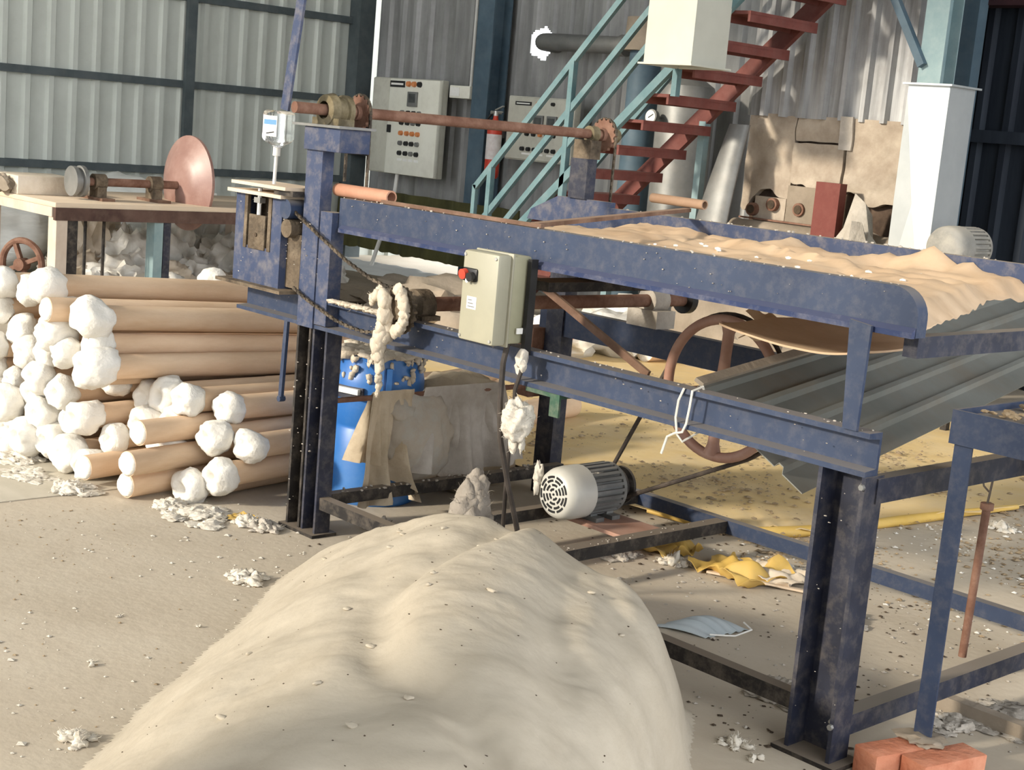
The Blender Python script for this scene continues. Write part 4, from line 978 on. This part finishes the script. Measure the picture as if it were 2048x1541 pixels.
o = MB().lathe([(0,0),(RT,0),(RT,LEN*.33),(RT+.001,LEN*.34),(RT,LEN*.7),(RT,LEN),(0,LEN)], (0,0,0), (0,1,0), 22).build('tube', 'kraft', origin=(0,0,0)); tube_me = o.data; bpy.data.objects.remove(o)
mb = MB().lathe([(.046,.012),(.047,-.004),(.040,-.012),(.02,-.016),(0,-.015)], (0,0,0), (0,1,0), 22)
for v in mb.bm.verts: v.co.y += .006*nz(v.co.x*40,v.co.z*40,3)
o = mb.build('fill', 'cotton_fill', origin=(0,0,0), smooth=80); fill_me = o.data; bpy.data.objects.remove(o)
o = MB().lathe([(.030,.0),(.048,.0),(.05,.010),(.046,.014)], (0,LEN,0), (0,1,0), 18).build('rim', 'kraft', origin=(0,0,0)); rim_me = o.data; bpy.data.objects.remove(o)
order = sorted(range(len(ROLLS)), key=lambda i: (int(ROLLS[i][2]/.112), ROLLS[i][0]))
rows = {}
for i in order: rows.setdefault(int(ROLLS[i][2]/.112), []).append(i)
RW = {0:'bottom row',1:'second row up',2:'third row up',3:'fourth row up',4:'fifth row up',5:'sixth row up',6:'top row'}
CUTL = ['flat cut roll end on the floor at the lower left of the stack','flat cut roll end jutting out furthest at the front of the stack','flat cut roll end above the front-most one','flat cut roll end hanging out near the top left of the stack','flat cut roll end just behind the front-most one']
ci = 0
random.seed(3)
labels = {}
for rk, ids in rows.items():
    for n, i in enumerate(ids): labels[i] = 'kraft roll with puffed white cotton end, %s from left in the stack\'s %s' % (WORD[n], RW.get(rk,'top row'))
for i,(x,y,z,cut) in enumerate(ROLLS):
    if cut: lab = 'kraft roll, ' + CUTL[ci]; ci += 1
    else: lab = labels[i]
    t = thing('cotton_roll', lab, 'roll', (x,y,z), 'cotton-filled kraft rolls stacked on the floor')
    lo = sstep(.15,.62,z)
    dxx = -.17+.15*lo; dzz = -.045*lo
    t.rotation_euler = (math.atan(dzz), 0, math.atan(-dxx))
    a = bpy.data.objects.new('tube', tube_me); C.objects.link(a); a.parent = t
    if cut:
        b = bpy.data.objects.new('cotton_fill', fill_me); C.objects.link(b); b.parent = t
    else:
        b = bpy.data.objects.new('cotton_puff', fluffs[int(rnd()*6)]); C.objects.link(b); b.parent = t
        s_ = U(.80,1.04); b.scale = (s_*U(.95,1.05), s_*U(.9,1.25), s_*U(.95,1.05)); b.rotation_euler = (U(-.12,.12), U(0,6.28), U(-.12,.12))
# white ball on top of the stack, roll ends lying elsewhere
tag(MB().blob((-4.05,.62,.70),(.072,.072,.072),.10,1.8,77,4).build('cotton_ball', 'cotton', smooth=80), 'round cream cotton ball sitting on top of the roll stack', 'cotton')
def loose(lab, p, d, L, r):
    t = thing('cotton_roll', lab, 'roll', p, 'loose rolls on the tarp')
    p = V(p); d = V(d).normalized()
    o1 = MB().cyl(p, p+d*L, r, n=22).build('tube', 'kraft', t)
    o2 = MB().lathe([(r*.97,0),(r*.9,.006),(r*.4,.010),(0,.010)], p, -d, 22).build('cotton_fill', 'cotton_fill', t)
    o3 = MB().cyl(p-d*.0105, p-d*.0125, .008, n=8).build('core_hole', 'speck', t)
loose('loose kraft roll with cream end on the yellow tarp left of the big pulley', (-4.78,4.62,.098), (.05,1,0), .45, .095)
loose('loose kraft roll lying on the tarp at the right edge of the picture', (-2.02,4.55,.085), (.30,1,0), 1.2, .085)
loose('short kraft roll behind the blue drum, upper of the pair', (-3.15,1.24,.335), (-.3,1,0), .7, .045)
loose('short kraft roll behind the blue drum, lower of the pair', (-3.12,1.18,.25), (-.3,1,0), .7, .045)
loose('pale kraft roll lying behind the grey draped sheet', (-3.35,1.75,.07), (-.2,1,0), .9, .068)
tag(MB().box(-4.50,-4.05,4.92,5.25,.0,.10,.02).build('cardboard_block', 'waste_grey'), 'flat brown cardboard block on the tarp seen through the pulley spokes', 'cardboard')

# ------------------------------------------------------------------ the heap of cotton batt
nL = V((.786,.618)); AL = V((-1.83,-.43))
def heap_h(x, y):
    d1 = (x-AL.x)*nL.x + (y-AL.y)*nL.y
    wob = .03*nz(x*3,y*3,2)
    d1 += wob
    if d1 <= 0: return 0
    h = .56*(1-math.exp(-(d1/.50)**1.15))*(1-.22*sstep(-1.0,-.55,x*.69+y*.72))
    h *= sstep(.0,.26,-(y+.035)+.02*nz(x*5,1))**.8
    d2 = (-.17 + (-.3-y)*.74 - x)*.80 + .02*nz(x*6,y*6,8)
    h *= (1-math.exp(-max(0,d2)/.085))
    fr = x*.72-y*.69
    h *= 1-sstep(1.25,1.75,fr)
    s_ = x*.69+y*.72
    # overlapping layers: a second blanket over the right half
    e3 = s_ + .93 + .18*math.sin(fr*2.6+.6) + .05*nz(x*2.3,y*2.3,4)
    h += .022*sstep(0,.09,e3)*sstep(0,.3,h)*sstep(.0,.25,d2) - .022*math.exp(-((e3)/.06)**2)*sstep(.1,.3,h)
    for c0, w_, dp in ((-.66,.07,.022),(-.50,.06,.022),(-.36,.06,.02),(-1.15,.07,.012)):
        e4 = s_ - c0 + .06*math.sin(fr*2.2+c0*9) + .03*nz(x*4,y*4,c0)
        h -= dp*math.exp(-(e4/w_)**2)*sstep(.1,.3,h)
    h += (.014*nz(x*4.0,y*4.0,1) + .006*nz(x*10,y*10,1.5) + .0028*nz(x*28,y*28,3))*sstep(0,.12,h)
    return max(0, h)
hb_ = MB(); NX, NY = 190, 170
X0, X1, Y0, Y1 = -2.0, .95, -2.25, -.03
vs = {}
hv = [[heap_h(X0+(X1-X0)*i/NX, Y0+(Y1-Y0)*j/NY) for j in range(NY+1)] for i in range(NX+1)]
def hvert(i, j):
    if (i,j) not in vs: vs[i,j] = hb_.bm.verts.new((X0+(X1-X0)*i/NX, Y0+(Y1-Y0)*j/NY, hv[i][j]+(.001 if hv[i][j] > 0 else .0)))
    return vs[i,j]
for i in range(NX):
    for j in range(NY):
        if max(hv[i][j],hv[i+1][j],hv[i][j+1],hv[i+1][j+1]) > .004:
            hb_.bm.faces.new((hvert(i,j),hvert(i+1,j),hvert(i+1,j+1),hvert(i,j+1)))
heap = thing('cotton_batt_heap', 'large heap of folded cream cotton batting in the foreground', 'batting', (-.6,-.9,0))
hb_.build('batting', 'batt', heap, smooth=80)
random.seed(9)
sp = MB()
for k in range(150):
    x = U(-1.7,.3); y = U(-1.7,-.1); h = heap_h(x,y)
    if h < .08: continue
    s_ = U(.0012,.0032); sp.blob((x,y,h+.001),(s_*U(.8,2.2),s_,s_*.5),.4,2,k,1)
o = sp.build('seed_specks', 'speck', heap, smooth=60); o['kind'] = 'stuff'
sp = MB()
for k in range(22):
    x = U(-1.7,.2); y = U(-1.7,-.1); h = heap_h(x,y)
    if h < .1: continue
    sp.blob((x,y,h+.004),(U(.006,.016),U(.006,.012),.004),.5,2,k,2)
o = sp.build('loose_fluff', 'batt', heap, smooth=80); o['kind'] = 'stuff'
# ------------------------------------------------------------------ floor coverings
random.seed(12)
def in_edge(x, y):      # near edge of the yellow tarp
    pts = [(-9,1.5),(-3.4,1.45),(-2.5,1.42),(-1.95,1.42),(-1.55,1.56),(-1.34,1.75),(-1.25,2.37),(-1.12,3.27),(-.9,4.4)]
    return pts
def tarpf(u, v):
    # left edge -> right edge along u, near -> far along v
    e = [(-6.8,2.6),(-4.4,1.62),(-2.9,1.46),(-1.98,1.42),(-1.52,1.58),(-1.33,1.80),(-1.25,2.37),(-1.12,3.27),(-1.0,4.2)]
    k = u*(len(e)-1); i = min(int(k), len(e)-2); f = k-i
    n0 = V((e[i][0]+(e[i+1][0]-e[i][0])*f, e[i][1]+(e[i+1][1]-e[i][1])*f))
    far = V((-6.9+2.6*u, 4.9+1.2*u - .3*(1-u)))
    p = n0.lerp(far, v)
    p += V((.05*nz(u*14,v*9,1), .05*nz(u*14,v*9,5)))*(1 if v < .9 else .3)
    edge = math.exp(-v*16)
    z_ = .006+.012*abs(nz(p.x*2,p.y*2,1))+.035*edge*abs(nz(u*22,2))+.020*edge
    return (p.x, p.y, z_)
tag(MB().grid(tarpf, 90, 70, (0,0,-.003)).build('yellow_tarpaulin', 'tarp_yellow', smooth=60), 'dusty yellow tarpaulin spread on the floor behind the machine', 'tarpaulin')
fd = MB()
e = [(-1.62,1.50),(-1.45,1.62),(-1.36,1.78),(-1.31,2.05),(-1.26,2.4),(-1.20,2.8),(-1.14,3.2)]
fd.tube([(x_,y_,.02+.008*nz(x_*9,y_*9)) for x_,y_ in e],[.012,.022,.028,.022,.026,.020,.012],8)
fd.tube([(-1.85,1.42,.03),(-1.62,1.46,.035),(-1.48,1.55,.03),(-1.40,1.66,.02)],[.01,.022,.022,.008],8)
for v in fd.bm.verts: v.co += V((nz(v.co.x*20,v.co.y*20),nz(v.co.y*20,v.co.x*20,4),0))*.012; v.co.z = max(.002, v.co.z)
tag(fd.build('tarpaulin_fold', 'tarp_fold', smooth=80), 'rolled bright yellow fold along the near edge of the tarpaulin', 'tarpaulin')
tag(MB().grid(lambda u,v: (-5.2+2.08*u, -1.6+2.6*v+.02*nz(u*5,v*5), .004), 10, 10, (0,0,-.003)).build('floor_mat', 'mat_pale'), 'pale worn floor mat under the roll stack', 'mat')
# yellow plastic film scraps under the machine
def scrap(name, lab, c, s, m, seed, up=.05, cat='scrap'):
    def fn(u, v):
        a = (u-.5)*2; b = (v-.5)*2
        x_ = c[0]+s[0]*a*(1+.3*nz(b*2,seed)); y_ = c[1]+s[1]*b*(1+.3*nz(a*2,seed+4))
        return (x_, y_, c[2]+.004+up*abs(nz(a*1.3+seed,b*1.3,seed))+up*.15*abs(nz(a*4,b*4,seed)))
    return tag(MB().grid(fn, 22, 22, (0,0,-.002)).build(name, m, smooth=50), lab, cat)
scrap('plastic_film', 'yellow plastic film scrap just right of the drive motor', (-1.50,1.10,.0), (.13,.10), 'tarp_fold', 3, .09)
scrap('plastic_film', 'crumpled clear and yellow film in front of the motor cross rail', (-1.13,1.14,0), (.15,.14), 'tarp_fold', 5, .10)
scrap('plastic_film', 'grey crumpled film beside the yellow scrap near the rear base rail', (-1.05,1.22,0), (.13,.10), 'plastic_bag_tan', 8, .09)
scrap('plastic_film', 'yellow scrap lying on the floor left of the machine post', (-2.55,-.13,0), (.05,.05), 'tarp_fold', 9, .02)
tag(MB().bar((-1.20,1.02,.012),(-.78,1.20,.012),.02,.008).build('wood_strip', 'wood_top'), 'thin yellow wooden strip on the floor below the motor rails', 'strip')
# face mask by the heap
fm = thing('face_mask', 'pale blue face mask lying on the floor beside the batting heap', 'mask', (-.80,.50,0))
MB().grid(lambda u,v: (-.90+.16*u+.02*v, .40+.06*u+.20*v, .006+.035*math.sin(math.pi*u)*math.sin(math.pi*v*.9+.2)+.004*math.sin(v*30)), 14, 16, (0,0,-.003)).build('cloth', 'mask_blue', fm, smooth=50)
MB().tube([(-.74,.48,.012),(-.70,.56,.006),(-.71,.66,.006),(-.76,.68,.012)],.003,6).build('ear_loop', 'white_label', fm)
scrap('plastic_wrap', 'crumpled clear plastic wrap on the floor at the lower right corner', (.62,.70,0), (.14,.16), 'plastic_bag', 14, .09)

# ------------------------------------------------------------------ small stand at the right on bricks
sd_ = thing('side_stand', 'narrow blue steel side stand with a debris tray at the right edge', 'stand', (.5,.5,.078))
MB().prism([(.172,.20,.078),(.222,.20,.078),(.222,.206,.078),(.178,.206,.078),(.178,.25,.078),(.172,.25,.078)], (0,0,.855)).build('leg', 'blue_paint', sd_)
MB().prism([(.172,.85,.0),(.222,.85,.0),(.222,.856,.0),(.178,.856,.0),(.178,.9,.0),(.172,.9,.0)], (0,0,.933)).build('leg', 'blue_paint', sd_)
MB().box(.160,1.25,.19,.20,.865,.952).build('front_rail', 'blue_paint', sd_)
MB().box(.160,.170,.20,.92,.865,.952).build('side_rail', 'blue_paint', sd_)
MB().box(.17,1.25,.20,.92,.925,.935).build('tray', 'navy_dark', sd_)
MB().box(1.18,1.23,.20,.25,0,.865).build('leg', 'blue_paint', sd_)
random.seed(31); db = MB()
for k in range(260):
    x = U(.2,1.2); y = U(.22,.9); s_ = U(.004,.014); db.blob((x,y,.937+s_*.6+.02*abs(nz(x*4,y*4))),(s_*U(.8,2.5),s_*U(.6,1.5),s_*.6),.4,2,k,1)
o = db.build('debris', 'leaf_litter', sd_, smooth=0); o['kind'] = 'stuff'
db = MB()
for k in range(60):
    x = U(.2,1.2); y = U(.22,.9); s_ = U(.004,.012); db.blob((x,y,.95+.02*abs(nz(x*4,y*4))),(s_*U(.8,2),s_,s_*.6),.4,2,k,1)
o = db.build('lint', 'cotton', sd_, smooth=0); o['kind'] = 'stuff'
bk = [((.160,.100),(.085,.22),.25,'left'),((.262,.155),(.085,.22),.22,'right')]
for (bx,by),(w,l),rz,nm in bk:
    mb = MB().box(-w/2,w/2,-l/2,l/2,0,.075,.004)
    for v in mb.bm.verts: v.co += V((nz(v.co.x*40,v.co.y*40),nz(v.co.y*40,v.co.z*40),0))*.004
    o = mb.build('brick', 'brick', origin=(0,0,0)); o.location = (bx+.02,by+.02,0); o.rotation_euler = (0,0,-rz)
    tag(o, 'orange clay brick under the side stand, %s one of the pair' % nm, 'brick', 'bricks under the side stand')
tag(MB().blob((.20,.20,.082),(.06,.05,.012),.5,2,3,3,floor=.075).build('dust_clump', 'waste_grey'), 'grey dust clump on the bricks round the stand foot', 'dust')
tag(MB().box(-.03,1.3,.615,.655,0,.045).build('floor_bar', 'waste_grey'), 'dusty grey square bar lying on the floor behind the bricks', 'bar')
rr_ = thing('hanging_rod', 'rusty rod hung on a wire between the cross bar and the floor', 'rod', (-.09,.9,.075))
MB().cyl((-.092,.9,.075),(-.083,.9,.555),.0125,n=12).cyl((-.083,.9,.545),(-.083,.9,.565),.020,n=12).build('rod', 'rust', rr_)
MB().tube([(-.083,.9,.565),(-.080,.9,.60),(-.072,.9,.70),(-.06,.9,.78)],.0035,6).build('wire', 'cable', rr_)
MB().tube([(-.083,.9,.60),(-.10,.895,.615),(-.105,.895,.63)],.003,6).build('wire_end', 'cable', rr_)
tag(MB().tube([(.065,.78,.77),(.10,.72,.90),(.12,.70,.93)],.003,6).build('thin_wire', 'cable'), 'thin wire running from the cross bar up to the side stand', 'wire')

# ------------------------------------------------------------------ inverted bottle on a rod
bo = thing('inverted_bottle', 'clear plastic bottle with blue label fixed upside down on a rod', 'bottle', (-2.60,-.03,1.27))
bc = (-2.590,-.03)
MB().cyl((bc[0]-.008,bc[1],1.27),(bc[0]-.003,bc[1],1.40),.0065,n=10).build('rod', 'white_rod', bo)
MB().cyl((bc[0]-.003,bc[1],1.375),(bc[0]-.002,bc[1],1.408),.014,n=14).build('cap', 'white_rod', bo)
def botf(u, v):
    a = 2*math.pi*u; prof = [(0.0,.012),(.08,.020),(.20,.062),(.28,.072),(.55,.070),(.90,.070),(.97,.064),(1.0,.045)]
    for (v0,w0),(v1,w1) in zip(prof, prof[1:]):
        if v <= v1: w = w0+(w1-w0)*(v-v0)/(v1-v0); break
    c_, s_ = math.cos(a), math.sin(a); k = (abs(c_)**5+abs(s_)**5)**(-1/5)
    return (bc[0]+w*k*c_, bc[1]+min(w,.035)*k*s_, 1.405+.135*v)
MB().grid(botf, 32, 22).build('bottle', 'clear_plastic', bo, smooth=60)
lb2 = MB().box(bc[0]-.045,bc[0]+.045,bc[1]-.0385,bc[1]-.0365,1.445,1.520).build('paper_label', 'white_label', bo)
MB().box(bc[0]-.038,bc[0]+.042,bc[1]-.0395,bc[1]-.0385,1.488,1.506).build('blue_band', 'label_blue', lb2)
MB().bar((bc[0]-.02,bc[1]-.0392,1.455),(bc[0]+.03,bc[1]-.0392,1.462),.001,.004).build('print_line', 'black_plastic', lb2)

# ------------------------------------------------------------------ tufts of cotton, one by one
random.seed(17)
TF = [(-3.18,-.49,.11,.055,'broad cotton tuft on the mat in front of the roll stack'),(-2.80,-.28,.10,.045,'cotton tuft beneath the lowest puffed roll ends'),
 (-2.64,-.25,.15,.045,'long flat strip of cotton left of the machine post'),(-2.48,-.14,.07,.05,'cotton tuft close to the foot of the left post'),
 (-2.40,-.12,.08,.05,'dirty cotton tuft touching the foot of the left post'),(-1.92,-.50,.075,.05,'white cotton tuft at the left flank of the batting heap'),
 (-1.487,-1.275,.026,.024,'small cotton lump casting a long shadow on the open floor'),(-1.06,-1.53,.055,.035,'ragged cotton tuft at the bottom left of the heap'),
 (-1.602,-.87,.014,.014,'tiny round cotton pellet near the edge of the heap'),(-1.79,-1.03,.016,.012,'little cotton flake in the middle of the open floor'),
 (-3.74,-.45,.14,.05,'cotton fluff under the left end of the roll stack'),(-3.45,-.55,.13,.03,'thin scatter of cotton on the mat at the far left'),
 (-1.0,2.80,.07,.05,'white cotton tuft on the bare floor right of the tarpaulin'),(-.635,1.02,.10,.075,'grey-white cotton clump behind the right machine post'),
 (-1.54,.885,.10,.05,'pale cotton clump below the motor cross rail'),(-1.34,1.00,.06,.06,'cream cotton bunch beside the yellow film'),
 (-1.10,1.32,.10,.05,'cotton clump against the rear base rail'),(-.153,-.12,.045,.04,'cotton lump at the foot of the near machine post'),
 (-.06,-.14,.035,.025,'small tuft left of the near post base'),(-.30,.30,.12,.05,'dark grey fluff heap behind the near base rail'),
 (.10,.55,.10,.03,'grey fluff around the floor bar at the lower right'),(.22,.75,.16,.035,'spread of fluff behind the bricks'),
 (-2.2,.30,.10,.05,'brownish fluff tangle under the left cross rail'),(-1.95,.45,.14,.05,'grey fluff spread beneath the tie rod cloths')]
for i,(x,y,r,h,lb_) in enumerate(TF):
    mb = MB(); nb = 22 if r > .04 else 4
    for k in range(nb):
        a = U(0,6.28); d = r*1.0*rnd()**.7; q = 1-.7*(d/r)
        mb.blob((x+d*math.cos(a),y+d*math.sin(a)*.8,h*.25*q),(r*U(.16,.36),r*U(.16,.32),h*U(.25,.7)*q),.6,2.3,i*13+k,3 if r > .09 else 2,floor=.002)
    for v in mb.bm.verts:
        p = v.co*60; v.co += V((nz(p.x,p.y,p.z),nz(p.y,p.z,p.x+9),.5*nz(p.z,p.x,p.y+4)))*.0045; v.co.z = max(.001, v.co.z)
    mb.fuzz(220 if r > .04 else 40, .012 if r > .04 else .006, .0006, i)
    tag(mb.build('cotton_tuft', 'lint_grey' if i in (4,13,14,19,20,21,22,23) else 'tuft', smooth=80), lb_, 'cotton', 'cotton tufts on the floor')
# upright fluff column behind the heap, seen left of the cables
mb = MB()
for k in range(26):
    t_ = (k/25)**1.2; w_ = .07*(1-t_)+.012; mb.blob((-1.72+w_*U(-1,1)+.03*t_,.27+w_*U(-1,1),.03+.25*t_),(.085-.045*t_,.085-.045*t_,.075),.35,1.8,k+200,3,floor=.002)
mb.fuzz(900,.022,.0007,77,.2)
tag(mb.build('fluff_column', 'lint_dark', smooth=80), 'tall column of grey fluff behind the top of the batting heap', 'cotton')
mb = MB().blob((-1.80,.70,.27),(.018,.018,.05),.6,2.4,31,3).blob((-1.795,.69,.22),(.012,.012,.03),.5,2.4,32,2)
tag(mb.build('hanging_tuft', 'tuft', smooth=80), 'white tuft hanging at the left side of the motor fan cover', 'cotton')
mb = MB().blob((-1.68,.86,.293),(.035,.045,.007),.5,2.4,33,3)
tag(mb.build('motor_tuft', 'tuft', smooth=80), 'thin cotton tuft lying on top of the drive motor', 'cotton')

# ------------------------------------------------------------------ countless crumbs on the floor
random.seed(41)
def crumbs(name, lab, n, area, smin, smax, m, dens=None, flat=.6, z0=0.0):
    vv = []; ff = []
    for k in range(n):
        for _ in range(8):
            x = U(area[0],area[1]); y = U(area[2],area[3])
            if dens is None or rnd() < dens(x,y): break
        else: continue
        s = smin+(smax-smin)*rnd()**3; a = U(0,3.14); ca, sa = math.cos(a)*s*U(.8,2.0), math.sin(a)*s; b0 = len(vv)
        vv += [(x+ca,y+sa,z0+s*flat*.5),(x-sa,y+ca,z0+s*flat*.5),(x-ca,y-sa,z0+s*flat*.5),(x+sa,y-ca,z0+s*flat*.5),(x,y,z0+s*flat*1.4),(x,y,z0)]
        for q in range(4): ff += [(b0+q,b0+(q+1)%4,b0+4),(b0+(q+1)%4,b0+q,b0+5)]
    me = bpy.data.meshes.new(name); me.from_pydata(vv,[],ff); me.materials.append(MATS[m]); me.update()
    o = bpy.data.objects.new(name, me); C.objects.link(o); tag(o, lab, 'debris', kind='stuff'); return o
def d_left(x, y): return max(.05, min(1, .5+1.2*nz(x*1.6,y*1.6,3)))
crumbs('cotton_crumbs', 'scattered white cotton crumbs on the floor left of the heap', 520, (-3.2,-1.0,-1.7,.0), .002, .009, 'tuft', lambda x,y: d_left(x,y))
crumbs('dark_crumbs', 'tiny dark seed crumbs on the floor left of the heap', 420, (-3.0,-1.0,-1.6,.0), .0015, .006, 'leaf_litter', lambda x,y: d_left(x+3,y))
crumbs('cotton_crumbs', 'scattered cotton crumbs on the shaded floor under the machine', 900, (-2.2,.6,-.1,1.4), .002, .010, 'lint_grey', lambda x,y: max(.1,.5+nz(x*2,y*2,6)))
crumbs('dark_crumbs', 'dark litter crumbs on the shaded floor under the machine', 900, (-2.2,.8,-.1,1.6), .002, .009, 'speck', lambda x,y: max(.05,.3+1.2*nz(x*2,y*2,9)+.5*sstep(.8,1.5,y)))
crumbs('leaf_litter', 'brown leaf litter over the yellow tarpaulin', 3200, (-4.5,-1.0,1.45,4.2), .003, .016, 'leaf_litter', lambda x,y: max(.04,.25+1.5*nz(x*1.7,y*1.7,2)+.7*sstep(2.3,1.5,y)*sstep(-2.6,-1.8,x)), z0=.016)
crumbs('leaf_litter', 'brown litter on the bare floor right of the tarpaulin', 1600, (-1.4,.6,1.3,3.4), .003, .014, 'leaf_litter', lambda x,y: max(.04,.3+1.5*nz(x*2,y*2,12)), z0=.0)
crumbs('cotton_crumbs', 'cotton crumbs on the floor right of the tarpaulin', 500, (-1.4,.8,1.3,3.2), .003, .012, 'cotton', lambda x,y: max(.1,.4+nz(x*2,y*2,16)))
cr = MB()
for k in range(30):
    y_ = U(.15,1.15); x_ = U(-1.6,canx(y_)-.06); s_ = U(.004,.010); cr.blob((x_,y_,1.205),(s_*1.3,s_,s_*.7),.4,2,k,1)
o = cr.build('cotton_crumbs', 'cotton'); tag(o, 'cotton crumbs dropped on the tan canvas', 'debris', kind='stuff')
